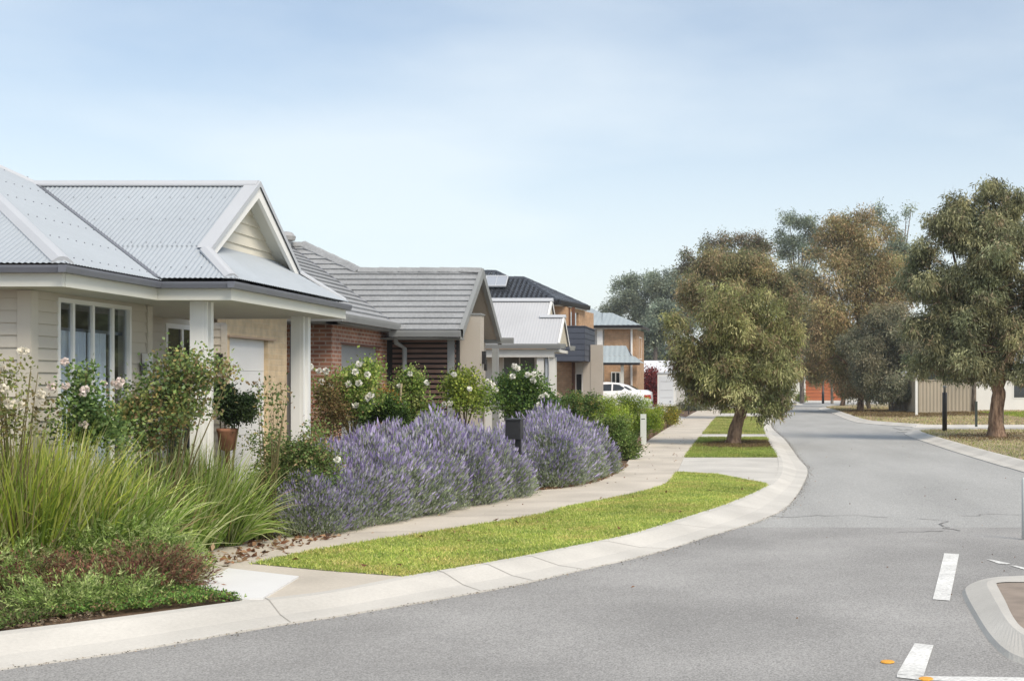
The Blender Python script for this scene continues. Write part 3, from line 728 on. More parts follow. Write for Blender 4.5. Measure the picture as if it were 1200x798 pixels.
m=MB(); m.lathe((-9.3,26.0,zp-.15),[(.1,0),(.1,.2),(.17,.22),(.19,.3),(.12,.38),(.03,.4)],12); m.build('roof_vent',nmat('vent_metal',(.4,.4,.4),.4,metal=.3),rf)
m=MB()
a=Vector((-6.5,23.6,EB+.0));b=Vector((-9.35,26.25,4.44)); m.tube([a+Vector((0,0,.03)),b+Vector((0,0,.03))],.022,5); m.build('valley',GUT,rf)
# verge of the gable + fascia + gutters
m=MB()
for (ya,za,yb_,zb) in ((23.5,e2-.03,25.37,zA(25.37)),(yf+.05,e2-.03,25.37,zA(25.37))):
    m.add([(-5.24,ya,za+.05),(-5.16,ya,za+.05),(-5.16,yb_,zb+.05),(-5.24,yb_,zb+.05),(-5.16,ya,za-.12),(-5.16,yb_,zb-.14),(-5.24,ya,za-.12),(-5.24,yb_,zb-.14)],[(0,1,2,3),(1,4,5,2),(4,6,7,5),(0,3,7,6)])
m.split('barge_board',RF2D,h2)
m=MB()
for s,ya in ((-1,23.55),(1,yf)):
    m.add([(-5.24,ya,e2-.08),(-5.24,25.37,zA(25.37)-.08),(-5.6,25.37,zA(25.37)-.08),(-5.6,ya,e2-.08)],[(0,1,2,3)])
m.split('gable_soffit',RENDER,h2)
m=MB(); m.poly([(-5.62,23.6,2.5),(-5.62,yf,2.5),(-5.62,25.37,3.75)]); m.build('gable_wall',DARKBRICK,h2)
m=MB(); gutter(m,[(-6.5,23.52,e2),(-5.2,23.52,e2)],.12,.11); gutter(m,[(-6.43,20.4,EB+.01),(-6.43,23.6,EB+.01)],.12,.11); gutter(m,[(-13,20.38,EB+.01),(-6.38,20.38,EB+.01)],.12,.11)
gutter(m,[(-5.6,yf+.05,e2),(-4.9,yf+.05,e2)],.12,.11); m.split('gutter',RF2D,h2)
m=MB(); m.box(-13,20.45,2.58,-6.5,20.79,2.62); m.box(-6.68,20.45,2.58,-6.46,24.0,2.62); m.box(-6.7,23.6,2.44,-5.24,24.0,2.47); m.split('soffit',RF2D,h2)
m=MB(); m.tube([(-6.45,23.66,2.5),(-6.45,23.72,2.38),(-6.33,23.86,2.28),(-6.33,23.86,0)],.045,8); m.build('downpipe',RF2D,h2)
m=MB(); m.box(-6.7,24.0,0,-5.35,24.1,2.44); sw=m.build('slatted_wall',GAPSHADE,h2); m=MB()  # black backing paints the shade in the gaps between the slats
z=.02
while z<2.42: m.box(-6.58,23.95,z,-5.4,23.999,z+.06); z+=.095
m.build('slats',SLATM,sw)
m=MB(); m.box(-5.55,23.94,0,-5.42,24.0,2.44); m.build('corner_post',RF2D,h2)
m=MB(); m.box(-5.40,24.15,0,-4.98,24.50,2.92); m.build('pillar',RENDER,h2)
m=MB(); m.box(-5.42,24.13,2.92,-4.96,24.52,2.95); m.build('pillar_cap',RF2D,h2)
m=MB(); m.box(-5.62,24.5,0,-5.5,yf,2.5); m.build('porch_wall',RENDER,h2)
m=MB(); m.box(-5.2,26.4,0,-5.08,26.52,2.35); m.build('corner_post',RF2D,h2)
m=MB(); m.box(-6.6,24.5,0,-5.02,27.3,.05); m.build('porch_slab',CONC,h2)
for (x,y,z) in ((-4.965,24.35,2.12),(-5.46,26.9,2.02)):
    m=MB(); m.box(x-.02,y-.05,z-.12,x+.05,y+.05,z+.12); wl=m.build('wall_lamp',BLACK,h2)
m=MB(); m.box(-5.49,26.0,0,-5.46,26.38,2.1); m.build('front_door',OFFW,h2)

# ------------------------------------------------------------------ house 3: low white house with pale grey roof
h3=empty('white_house',(-6.5,35,0),'low off-white house with plain pale grey roof and white columns','house')
e3=2.72; s3=.75; y0=35.0; m=MB(); zz=lambda y:e3+s3*(y-y0)
corrugated(m,[(-9.5,y0,e3),(-5.05,y0,e3),(-5.05,36.07,zz(36.07)),(-5.7,36.07,zz(36.07)),(-9.5,36.07,zz(36.07))],.08,.0025)
corrugated(m,[(-9.5,36.07,zz(36.07)),(-5.5,36.07,zz(36.07)),(-5.5,36.75,zz(36.75)),(-9.5,36.75,zz(36.75))],.08,.0025)
m.poly([(-5.05,36.07,zz(36.07)),(-5.05,37.14,e3),(-9.5,37.14,e3),(-9.5,36.07,zz(36.07))]); m.poly([(-5.5,36.75,zz(36.75)),(-5.5,38.5,e3),(-9.5,38.5,e3),(-9.5,36.75,zz(36.75))])
rf=m.build('roof',RF3,h3)
m=MB(); caps(m,(-5.02,36.07,zz(36.07)+.02),(-5.75,36.07,zz(36.07)+.02),.1,.035); m.build('ridge_cap',FLASH,rf); m=MB(); caps(m,(-5.48,36.75,zz(36.75)+.02),(-9.5,36.75,zz(36.75)+.02),.12,.04); m.build('ridge_cap',FLASH,rf)
m=MB(); m.poly([(-5.1,35.05,e3-.02),(-5.1,37.1,e3-.02),(-5.1,36.07,zz(36.07)-.05)]); m.poly([(-5.55,36.1,3.0),(-5.55,38.4,e3),(-5.55,36.75,zz(36.75)-.05)]); m.build('gable_wall',nmat('gable_beige',(.55,.50,.40),.7,.03,2),h3)
m=MB()
for (x,ya,za,yb,zb) in ((-5.05,y0,e3,36.07,zz(36.07)),(-5.05,37.14,e3,36.07,zz(36.07)),(-5.5,36.1,zz(36.1),36.75,zz(36.75)),(-5.5,38.4,e3,36.75,zz(36.75))):
    m.add([(x-.05,ya,za+.03),(x,ya,za+.03),(x,yb,zb+.03),(x-.05,yb,zb+.03),(x,ya,za-.1),(x,yb,zb-.1)],[(0,1,2,3),(1,4,5,2)])
m.split('barge_board',WHITE,h3)
m=MB(); gutter(m,[(-9.5,y0-.02,e3),(-5.0,y0-.02,e3)],.13,.12); gutter(m,[(-5.02,y0-.1,e3),(-5.02,y0+.25,e3)],.13,.12); gutter(m,[(-5.02,36.9,e3),(-5.02,37.2,e3)],.13,.12); m.split('gutter',RF2D,h3)
m=MB(); m.box(-9.5,35.02,2.50,-5.1,37.1,2.58); m.box(-9.5,35.02,2.36,-5.2,35.2,2.50); m.split('soffit',OFFW,h3)
m=MB(); wall(m,(-9.5,35.9),(-5.7,35.9),0,2.5,op=[(XA(589,35.9)+9.5,XA(628,35.9)+9.5,.6,2.40)]); wall(m,(-5.7,35.9),(-5.7,38.3),0,2.6); m.build('wall',OFFW,h3)
window(h3,(XA(589,35.9),35.9),(XA(628,35.9),35.9),.6,2.40,mull=(.48,),fw=.035,gmat=GREYG)
for xa,xb in ((629,637),(643.5,650.5)):
    m=MB(); m.box(XA(xa,35.1),35.1,0,XA(xb,35.1),35.1+.3,2.36); m.build('porch_column',OFFW,h3)
m=MB(); m.tube([(XA(640.5,35.2),35.2,0),(XA(640.5,35.2),35.2,2.45)],.045,8); m.build('downpipe',nmat('bluegrey_pipe',(.42,.46,.50),.5),h3)
m=MB(); m.add([(XA(650,36),36.0,1.45),(XA(667,36),36.0,1.15),(XA(667,36),36.0,.2),(XA(650,36),36.0,.2),(XA(650,36),36.05,1.45),(XA(667,36),36.05,1.15),(XA(667,36),36.05,.2),(XA(650,36),36.05,.2)],[(0,1,2,3),(4,5,6,7),(0,1,5,4)])
m.build('side_fence_panel',nmat('pale_timber',(.48,.40,.32),.8),h3)

# ------------------------------------------------------------------ house 4: two storeys, dark glazed tiles
h4=empty('two_storey_house',(-8.5,52,0),'two-storey house with dark glazed tile roof, solar panel and charcoal balcony box','house')
Y4=56.0; z4=ZA(352.5,Y4); xr=XA(654,Y4); yF=60.0; xF=XA(688,yF); zF=ZA(358,yF); z4=(z4+zF)/2
A=(-18,Y4,z4);Bc=(xr,Y4,z4);Cc=(xF,yF,z4);apx=(XA(614,58.3),58.3,ZA(325.5,58.3)); ap0=(XA(598,58.3),58.3,ZA(326,58.3)); 
m=MB(); tiled(m,[A,Bc,apx,(-18,58.3,apx[2])],.24,.025,.022,.22); tiled(m,[Bc,Cc,apx],.24,.025,.022,.22)
m.poly([Cc,(-12,63,z4),(-18,63,z4),(-18,58.3,apx[2]),apx])
up=(XA(581,60),60,ZA(318,60)); 
tiled(m,[(-20,57.2,z4+.4),(XA(600,57.2),57.2,z4+.4),up,(-20,60,up[2])],.24,.025,.022,.22); m.poly([(XA(600,57.2),57.2,z4+.4),(XA(604,61),61,apx[2]-.1),up])
rf=m.build('roof',RF4,h4)
m=MB(); caps(m,up,(-20,60,up[2]),.13,.06,.4); caps(m,up,(XA(602,59),59,apx[2]-.05),.13,.06,.4); m.build('ridge_cap',RF4,rf); m=MB(); caps(m,apx,(-13,58.3,apx[2]),.13,.06,.4); caps(m,apx,Cc,.13,.06,.4); caps(m,apx,Bc,.13,.06,.4); m.build('ridge_cap',RF4,rf)
sl4=(apx[2]-z4)/2.3
def on4(px,py):    # point on the facing roof slope
    k=(PY-py)/F; y=(H-z4+sl4*Y4)/(sl4-k)
    return (XA(px,y),y-.12,z4+sl4*(y-Y4)+.14)
Q=[on4(569,339),on4(593,339),on4(596,327.5),on4(571,327.5)]
m=MB(); m.slab(Q,.05); pn=m.build('solar_panel',PANEL,rf)
m=MB()
for a_,b_ in ((0,1),(1,2),(2,3),(3,0)): m.tube([Q[a_],Q[b_]],.035,4)
m.tube([[(p+q)/2 for p,q in zip(Q[0],Q[1])],[(p+q)/2 for p,q in zip(Q[2],Q[3])]],.02,4)
m.build('panel_frame',FLASH,pn)
m=MB(); gutter(m,[(-18,Y4-.02,z4),(xr,Y4-.02,z4)],.2,.15); gutter(m,[(xr+.02,Y4-.1,z4),(xF+.02,yF,z4)],.2,.15); m.split('gutter',BLACK,h4)
m=MB(); m.slab([(-18,Y4,z4-.2),(xr,Y4,z4-.2),(xF,yF,z4-.2),(-18,yF,z4-.2)],.04); m.split('soffit',OFFW,h4)
m=MB(); wx=XA(663,Y4+.6); wall(m,(-18,Y4+.6),(wx,Y4+.6),0,z4-.24); wall(m,(wx,Y4+.6),(wx+.6,yF+2),0,z4-.24,op=[(.9,2.4,3.0,4.9)]); m.build('wall',ORBRICK,h4)
for px in (666,672): m=MB(); x=XA(px,Y4+1.2); m.box(x-.07,Y4+1.1,0,x+.07,Y4+1.25,z4-.24); m.build('timber_post',BROWNP,h4)
Yb=50; m=MB(); bx0=XA(640,Yb); bx1=XA(685,Yb); bt=ZA(383,Yb); bb=ZA(423,Yb)
wall(m,(bx0,Yb),(bx1,Yb),bb,bt,lap=.22); wall(m,(bx1,Yb),(bx1,53.4),bb,bt,lap=.22); m.box(bx0,Yb+.12,bb+.01,bx1-.13,55.8,bb+.15); m.box(bx0,Yb-.03,bt,bx1+.03,53.4,bt+.04)
m.build('balcony',CHARC,h4)
m=MB(); yq=51.5; m.box(XA(692,yq),yq,0,XA(706,yq),yq+.3,ZA(404,yq)); m.box(XA(683,yq),yq+.02,0,XA(692,yq),yq+.3,ZA(424,yq)); m.build('blade_wall',RENDER,h4)
m=MB(); m.box(XA(650,53),53,0,XA(670,53),53.2,bb+.1); m.build('lower_wall',ORBRICK,h4)
m=MB(); m.box(XA(670,52.8),52.8,0,XA(673.5,52.8),53,bb); m.build('timber_post',BROWNP,h4)
m=MB(); m.box(XA(673,54),54,0,XA(684,54),54.05,bb); ld=m.build('garage_door',OFFW,h4)
window(h4,(XA(674,53.9),53.9),(XA(683,53.9),53.9),.9,2.1,fw=.05,gmat=GLASSD)

# ------------------------------------------------------------------ house 5: two storeys, orange brick
h5=empty('two_storey_house',(-7,78,0),'two-storey orange brick house with grey-green metal roof and small gabled porch','house')
Y5=78; z5=ZA(381.5,Y5); m=MB()
pA=(XA(655,Y5),Y5,z5); pB=(XA(714,Y5),Y5,z5)
xe=XA(751,Y5); ap=(XA(717,80.5),80.5,ZA(366.5,80.5)); ap2=(XA(706,80.5),80.5,ZA(367,80.5)); r1=(XA(694,82),82,ZA(361.5,82)); r0=(XA(660,82),82,ZA(362.5,82))
corrugated(m,[(XA(640,Y5),Y5,z5),(XA(728,Y5),Y5,z5),r1,r0],.3,.01)
corrugated(m,[(XA(706,Y5),Y5-.05,z5+.02),(xe,Y5-.05,z5+.02),ap,ap2],.3,.01); m.poly([(xe,Y5-.05,z5+.02),(xe+.1,83,z5+.02),ap]); m.poly([ap,ap2,(XA(690,83),83,z5),(xe,83,z5)])
m.poly([r1,(XA(728,Y5),Y5,z5),(-7,86,z5),(-10,86,z5)])
rf=m.build('roof',RF5,h5)
m=MB(); gutter(m,[(XA(640,Y5),Y5-.06,z5),(xe,Y5-.06,z5)],.14,.12); gutter(m,[(xe,Y5-.15,z5),(xe+.1,83,z5)],.14,.12); m.split('gutter',BLACK,h5)
m=MB(); wall(m,(XA(708,Y5+.5),Y5+.5),(XA(746,Y5+.5),Y5+.5),0,z5-.2); x5=XA(746,Y5+.5); wall(m,(x5,Y5+.5),(x5+.1,83),0,z5-.2); m.build('wall',ORBRICK,h5)
m=MB(); m.box(XA(650,Y5+.5),Y5+.6,0,XA(708,Y5+.5),Y5+.8,z5-.2); m.build('rendered_wall',OFFW,h5)
m=MB(); m.box(XA(699,Y5),Y5+.3,0,XA(705.5,Y5),Y5+.58,z5-.2); m.build('column',WHITE,h5)
m=MB(); m.box(XA(639,Y5),Y5,z5-.2,xe-.05,Y5+.5,z5-.15); m.split('soffit',OFFW,h5)
m=MB(); x=XA(740,Y5+.4); m.tube([(x,Y5+.4,0),(x,Y5+.4,z5-.2)],.07,8); m.build('downpipe',WHITE,h5)
window(h5,(x5+.02,80),(x5+.06,81.5),3.2,4.6,fw=.06)
Yp=75.5; ze=ZA(425,Yp); zr5=ZA(405,77); m=MB()
corrugated(m,[(XA(690,Yp),Yp,ze),(XA(750,Yp),Yp,ze),(XA(741,76.1),76.1,ze+.42),(XA(690,76.1),76.1,ze+.42)],.3,.01)
corrugated(m,[(XA(690,76.1),76.1,ze+.42),(XA(739,76.1),76.1,ze+.42),(XA(733.5,77),77,zr5),(XA(690,77),77,zr5)],.3,.01)
m.poly([(XA(750,Yp),Yp,ze),(XA(750,Yp)+.05,78.4,ze),(XA(741,76.1),78,ze+.42),(XA(741,76.1),76.1,ze+.42)]); m.build('porch_roof',RF5,h5)
m=MB(); m.poly([(XA(739,76.2)-.02,76.2,ze+.42),(XA(739,76.2)-.02,78,ze+.42),(XA(734,77),77,zr5-.05)]); m.build('gable_wall',CHARC,h5)
m=MB(); gutter(m,[(XA(690,Yp),Yp-.03,ze),(XA(750,Yp),Yp-.03,ze)],.14,.12); m.build('porch_gutter',BLACK,h5)
m=MB(); x=XA(729,Yp+.2); m.box(x-.09,Yp+.2,0,x+.09,Yp+.38,ze-.1); m.build('porch_column',CREAM,h5)
window(h5,(XA(716,78.4),78.45),(XA(727,78.4),78.45),.3,2.4,mull=(.28,),fw=.06,name='entry_door')

# ------------------------------------------------------------------ farther houses
h6=empty('low_house',(-8,108,0),'low pale house with white roof behind the red-leaved tree','house')
Y6=104; zc=ZA(436,Y6); m=MB(); m.add([(XA(735,Y6),Y6,zc),(XA(845,Y6),Y6,zc),(XA(838,110),110,zc+1.05),(XA(752,110),110,zc+1.05),(XA(735,Y6),116,zc),(XA(845,Y6),116,zc)],[(0,1,2,3),(3,2,5,4),(1,5,2),(0,3,4)])
m.build('roof',nmat('white_roof',(.72,.72,.74),.5,.03,.5),h6)
m=MB(); wall(m,(XA(741,Y6),Y6+.6),(XA(840,Y6),Y6+.6),0,zc-.05,op=[(.9,2.2,1.0,2.1)]); m.build('wall',OFFW,h6)
window(h6,(XA(741,Y6)+.9,Y6+.6),(XA(741,Y6)+2.2,Y6+.6),1.0,2.1,fw=.06)
m=MB(); gutter(m,[(XA(735,Y6),Y6,zc),(XA(845,Y6),Y6,zc)],.16,.14); m.split('gutter',OFFW,h6)
h7=empty('garage_house',(8,133,0),'distant low house with wide orange timber garage door','house')
Y7=133; m=MB(); x0,x1=XA(944,Y7),XA(990,Y7)
wall(m,(XA(925,Y7),Y7),(XA(1040,Y7),Y7),0,2.75,op=[(x0-XA(925,Y7),x1-XA(925,Y7),-.1,2.15)]); m.build('wall',CREAM,h7)
m=MB(); m.box(x0,Y7+.05,0,x1,Y7+.1,2.15); gdo=m.build('garage_door',ORDOOR,h7)
m=MB()
for k in range(1,6): m.box(x0,Y7+.04,k*.36,x1,Y7+.049,k*.36+.03)
m.split('panel_joint',BROWNP,gdo)
m=MB(); m.add([(XA(920,Y7),Y7-.5,2.75),(XA(1045,Y7),Y7-.5,2.75),(XA(1030,140),140,4.9),(XA(935,140),140,4.9),(XA(920,Y7),147,2.75),(XA(1045,Y7),147,2.75)],[(0,1,2,3),(3,2,5,4),(1,5,2),(0,3,4),(0,4,5,1)]); m.build('roof',RF2,h7)
h8=empty('white_house',(17,80,0),'white rendered house behind the big right tree with one dark window','house')
Y8=80; m=MB(); wall(m,(XA(1138,Y8),Y8),(30,Y8),0,2.9,op=[(XA(1187,Y8)-XA(1138,Y8),XA(1187,Y8)-XA(1138,Y8)+2,.75,2.1)]); wall(m,(XA(1138,Y8),90),(XA(1138,Y8),Y8),0,2.9); m.build('wall',WHITE,h8)
window(h8,(XA(1187,Y8),Y8),(XA(1187,Y8)+2,Y8),.75,2.1,mull=(1,),fw=.06)
m=MB(); a_=XA(1138,Y8)-.5; m.add([(a_,Y8-.5,2.95),(31,Y8-.5,2.95),(31,86,4.8),(a_+4,86,4.8),(a_,92,2.95),(31,92,2.95)],[(0,1,2,3),(3,2,5,4),(0,3,4)]); m.build('roof',RF2D,h8)
h9=empty('brown_shed_house',(-6.2,118,0),'far rust-coloured brick house beyond the white booth','house')
m=MB(); wall(m,(XA(788,120),120),(XA(835,120),120),0,2.2); m.build('wall',ORDOOR,h9)
m=MB(); m.slab([(XA(785,120),119.5,2.2),(XA(840,120),119.5,2.2),(XA(840,120),126,3.3),(XA(785,120),126,3.3)],.1); m.build('roof',RF2D,h9)

# ------------------------------------------------------------------ fences and street furniture
def steel_fence(a,b,hh,label):
    a=Vector(a);b=Vector(b);Ln=(b-a).length;d=(b-a)/Ln; r=empty('steel_fence',(a.x,a.y,0),label,'fence'); m=MB(); k=int(Ln/.2); n=(d.y,-d.x); prev=None
    for i in range(k*4+1):
        t=i/(k*4)*Ln; w=.012 if i%4 in (1,2) else -.012; o=len(m.v)
        m.v+=[(a.x+d.x*t+n[0]*w,a.y+d.y*t+n[1]*w,.05),(a.x+d.x*t+n[0]*w,a.y+d.y*t+n[1]*w,hh)]
        if prev is not None: m.f.append((prev,o,o+1,prev+1))
        prev=o
    m.build('panel',FENCEM,r)
    m=MB(); m.obox((a.x,a.y),(d.x,d.y),0,Ln,hh,hh+.05,-.035,.035); m.obox((a.x,a.y),(d.x,d.y),0,Ln,0,.08,-.03,.03); m.split('rail',FENCEM,r)
    for i in range(int(Ln/2.4)+1):
        m=MB(); u_=min(i*2.4,Ln-.03); m.obox((a.x,a.y),(d.x,d.y),u_-.03,u_+.03,0,hh+.02,-.04,.04); m.build('post',FENCEM,r)
yf1=73
steel_fence((XA(1062,yf1+4),yf1+4),(XA(1077,yf1),yf1),1.8,'short dark return of ribbed steel fence beside the white post')
steel_fence((XA(1077,yf1),yf1),(XA(1106,yf1),yf1),1.85,'beige ribbed steel fence behind the black lamp bollard')
steel_fence((XA(1106,yf1+3),yf1+3),(XA(1141,yf1+3),yf1+3),1.8,'beige ribbed steel fence left of the big tree trunk')
steel_fence((XA(1048,yf1+4),yf1+4),(XA(1062,yf1+4),yf1+4),1.5,'pale low length of ribbed steel fence under the grey-green trees')
sh=empty('shelter_post',(XA(1074,67),67,0),'white post carrying a short beam and a small hood in front of the fence','shelter')
m=MB(); x=XA(1074,67); m.box(x-.06,66.94,0,x+.06,67.06,2.05); m.build('post',WHITE,sh)
m=MB(); m.box(XA(1058,67),66.95,2.05,XA(1078,67),67.05,2.17); m.build('beam',WHITE,sh)
m=MB(); xc=XA(1066,67); m.add([(xc-.45,66.5,2.22),(xc+.45,66.5,2.22),(xc+.45,67.5,2.22),(xc-.45,67.5,2.22),(xc,67,2.5)],[(0,1,4),(1,2,4),(2,3,4),(3,0,4),(3,2,1,0)]); m.box(xc-.03,66.97,2.171,xc+.03,67.03,2.23); m.build('hood',RF2,sh)
bl=empty('lamp_bollard',(*G(1107,505),0),'thick black lamp bollard on the verge left of the big tree','bollard'); bx,by=G(1107,505)
m=MB(); m.lathe((bx,by,0),[(.085,0),(.085,1.32),(.075,1.34)],14); m.build('post',BLACK,bl,True)
m=MB(); m.lathe((bx,by,1.34),[(.045,0),(.045,.16),(.075,.17),(.07,.22),(.02,.24)],12); m.build('lamp_head',RF2D,bl,True)
tx,ty=G(1144,500); m=MB(); m.box(tx-.045,ty-.03,0,tx+.045,ty+.03,.97); m.box(tx-.04,ty-.032,.72,tx+.04,ty-.0305,.9); tag(m.build('marker_post',nmat('dark_green_post',(.05,.06,.05),.6),loc=(tx,ty,0)),'thin dark marker post just left of the big tree trunk','post')
ep=G(1198.5,632,ZR); m=MB(); m.lathe((ep[0]+.01,ep[1],ZR),[(.022,0),(.022,.66),(.012,.68)],10); tag(m.build('guide_post',nmat('pale_post',(.55,.58,.57),.6),smooth=True,loc=(ep[0],ep[1],0)),'slim pale guide post on the road at the edge of view beside the island','post')
lp=empty('lamp_pole',(XA(964.5,110),110,0),'slim black pole in front of the orange garage door','lamp post'); x=XA(964.5,110)
m=MB(); m.lathe((x,110,0),[(.11,0),(.11,1.0),(.07,1.05),(.06,4.2)],10); m.build('pole',BLACK,lp,True)
m=MB(); m.lathe((x,110,4.2),[(.06,0),(.25,.05),(.25,.12),(.05,.2)],12); m.build('lamp_head',BLACK,lp,True)
# letterboxes
lx=XA(602,18.9); lb=empty('letterbox',(lx,18.9,0),'black box letterbox between the two blocks of lavender','letterbox')
m=MB(); m.box(lx-.11,18.82,.80,lx+.11,19.1,1.08); m.box(lx-.125,18.80,1.08,lx+.125,19.12,1.10); m.build('box',BLACK,lb)
m=MB(); m.box(lx+.02,18.9,0,lx+.10,19.0,.80); m.build('post',BLACK,lb)
wx_,wy=G(754,521); m=MB(); m.box(wx_-.075,wy-.07,0,wx_+.075,wy+.07,.82); 
wpb=empty('letterbox',(wx_,wy,0),'slim white pillar letterbox standing in the bright green hedge','letterbox'); m.build('pillar',nmat('pale_green_white',(.62,.66,.62),.6),wpb)
m=MB(); m.box(wx_-.05,wy-.073,.68,wx_+.05,wy-.0705,.70); m.build('slot',BLACK,wpb)
fx,fy=G(807,485.5); fb=empty('letterbox',(fx,fy,0),'small black letterbox on a thin pole beside the far footpath','letterbox')
m=MB(); m.tube([(fx,fy,0),(fx,fy,.98)],.03,6); m.build('pole',BLACK,fb)
m=MB(); m.box(fx-.20,fy-.15,.98,fx+.20,fy+.15,1.2); m.build('box',BLACK,fb)
gx,gy=G(778,496); gx=XA(778,50);gy=50.0; sg=empty('yard_sign',(gx,gy,0),'small white sign on a thin white stake among the shrubs','sign')
m=MB(); m.box(gx-.012,gy-.012,0,gx+.012,gy+.012,.70); m.build('stake',WHITE,sg)
m=MB(); m.box(gx-.14,gy-.022,.52,gx+.14,gy-.0125,.74); m.build('board',WHITE,sg)
# tall white booth
Yk=88; k0,k1=XA(770.5,Yk),XA(791.5,Yk); bo=empty('white_booth',((k0+k1)/2,Yk,0),'tall narrow white booth standing on a dark base beside the driveway','booth')
m=MB(); m.box(k0,Yk,.15,k1,Yk+1.2,2.38); m.build('body',WHITE,bo)
m=MB(); m.box(k0,Yk-.02,.02,k1,Yk+1.22,.149); m.build('base',BLACK,bo)
m=MB(); m.slab([(k0-.06,Yk-.06,2.40),(k1+.1,Yk-.06,2.40),(k1+.1,Yk+1.3,2.40),(k0-.06,Yk+1.3,2.40)],.019); m.add([(k0-.06,Yk-.06,2.402),(k1+.1,Yk-.06,2.402),(k1+.1,Yk+1.3,2.402),(k0-.06,Yk+1.3,2.402),((k0+k1)/2,Yk+.6,2.55)],[(0,1,4),(1,2,4),(2,3,4),(3,0,4)]); m.build('roof',RF3,bo)
m=MB(); m.box(k0+.12,Yk-.03,.28,k1-.12,Yk-.001,2.2)
dr=m.build('door',nmat('door_white',(.70,.73,.77),.5),bo)
m=MB()
for z in (.72,1.22,1.82): m.box(k0+.2,Yk-.042,z,k1-.2,Yk-.031,z+.03)
m.split('rib',RF3,dr)
m=MB(); m.box(k1-.4,Yk-.05,.42,k1-.3,Yk-.031,.5); m.box(k0+.25,Yk-.05,.3,k0+.32,Yk-.031,.36); m.split('latch',GUT,dr)
# timber sleeper edging
m=MB(); S=[(-2.62,31.0),(-2.86,38),(-2.93,47),(-2.95,56)]
for p,q in zip(S,S[1:]):
    a=Vector(p);d=(Vector(q)-a);Ln=d.length;d/=Ln; m.obox((a.x,a.y),(d.x,d.y),0,Ln,-.05,.20,-.10,-.02)
tag(m.build('timber_edging',SLEEPER,loc=(-2.62,31,0)),'low brown timber sleeper edging along the footpath under the green hedge','garden edging')
# white sedan parked in the drive, rear towards the street
cx,cy,cz=-4.35,60.5,.28
car=empty('parked_car',(cx-2.3,cy,cz),'white sedan parked nose-in on the driveway in front of the two-storey house','car')
prof=[(0,.42,.72,.62,.80),(-.03,.30,.98,.74,.84),(-.25,.24,1.08,.78,.88),(-.75,.22,1.10,.80,.90),(-1.3,.2,1.09,.82,.91),(-2.2,.2,1.06,.84,.92),(-3.2,.2,1.02,.84,.92),(-3.6,.2,.98,.82,.90),(-4.3,.24,.84,.76,.86),(-4.62,.32,.68,.66,.78),(-4.68,.42,.6,.5,.62)]
m=MB(); rows=[]
for (x,zb,zt,wt,wb) in prof:
    ring=[(-wb*.92,zb),(-wb,zb+.12),(-wb,zt*.62),(-wt,zt-.06),(-wt*.8,zt),(wt*.8,zt),(wt,zt-.06),(wb,zt*.62),(wb,zb+.12),(wb*.92,zb)]
    rows.append([(cx+x,cy+y,cz+z) for y,z in ring])
o=0
for r_ in rows: m.v+=r_
for i in range(len(rows)-1):
    for k in range(10): m.f.append((10*i+k,10*i+(k+1)%10,10*i+10+(k+1)%10,10*i+10+k))
m.f.append(tuple(range(10))[::-1]); m.f.append(tuple(10*(len(rows)-1)+k for k in range(10)))
m.build('body',CARP,car,True)
cab=[(-.62,1.08,.62),(-1.0,1.27,.56),(-1.5,1.41,.54),(-2.1,1.46,.54),(-2.6,1.42,.55),(-3.0,1.27,.58),(-3.45,1.02,.66)]
m=MB()
for (x,z,wt) in cab: m.v+=[(cx+x,cy-.76,cz+1.0),(cx+x,cy-wt,cz+z-.03),(cx+x,cy-wt*.8,cz+z),(cx+x,cy+wt*.8,cz+z),(cx+x,cy+wt,cz+z-.03),(cx+x,cy+.76,cz+1.0)]
for i in range(len(cab)-1):
    for k in range(5): m.f.append((6*i+k,6*i+k+1,6*i+7+k,6*i+6+k))
m.build('cabin',CARP,car,True)
for s in (-1,1):
    def sd(x,z,o_=.012):
        zt=float(np.interp(-x,[-c[0] for c in cab],[c[1] for c in cab])); wt=float(np.interp(-x,[-c[0] for c in cab],[c[2] for c in cab]))
        t=(z-1.0)/max(zt-.03-1.0,.05); return (cx+x,cy+s*(.76+(wt-.76)*t+o_),cz+z)
    m=MB(); top=[(-.95,1.13),(-1.15,1.24),(-1.5,1.33),(-1.78,1.36)]; m.poly([sd(-1.78,1.04),sd(-.85,1.06)]+[sd(*t) for t in top]); m.build('rear_side_window',GLASSD,car)
    m=MB(); m.poly([sd(-3.1,1.02),sd(-1.85,1.04),sd(-1.85,1.36),sd(-2.5,1.33),sd(-2.9,1.2)]); m.build('front_side_window',GLASSD,car)
    m=MB(); y=cy+s*.70
    m.add([(cx+.006,y-.12,cz+.66),(cx+.006,y+.12,cz+.66),(cx-.02,y+.13,cz+.86),(cx-.02,y-.13,cz+.86),(cx-.30,cy+s*.875,cz+.72),(cx-.30,cy+s*.86,cz+.86),(cx+.01,cy+s*.845,cz+.68),(cx-.02,cy+s*.84,cz+.86)],[(0,1,2,3),(4,6,7,5)]); m.build('tail_light',REDL,car)
    for wx in (-.95,-3.7):
        yy=cy+s*.80; m=MB(); vs=[]
        m.tube([(cx+wx,yy-.1,cz+.32),(cx+wx,yy+.1,cz+.32)],.32,20); wh=m.build('wheel',RUBBER,car,False)
        m=MB(); m.tube([(cx+wx,yy-.11,cz+.32),(cx+wx,yy+.11,cz+.32)],.2,14); m.build('rim',FLASH,wh)
m=MB(); m.poly([(cx-.66,cy-.56,cz+1.11),(cx-.66,cy+.56,cz+1.11),(cx-1.02,cy+.48,cz+1.3),(cx-1.02,cy-.48,cz+1.3)]); m.build('rear_window',GLASSD,car)

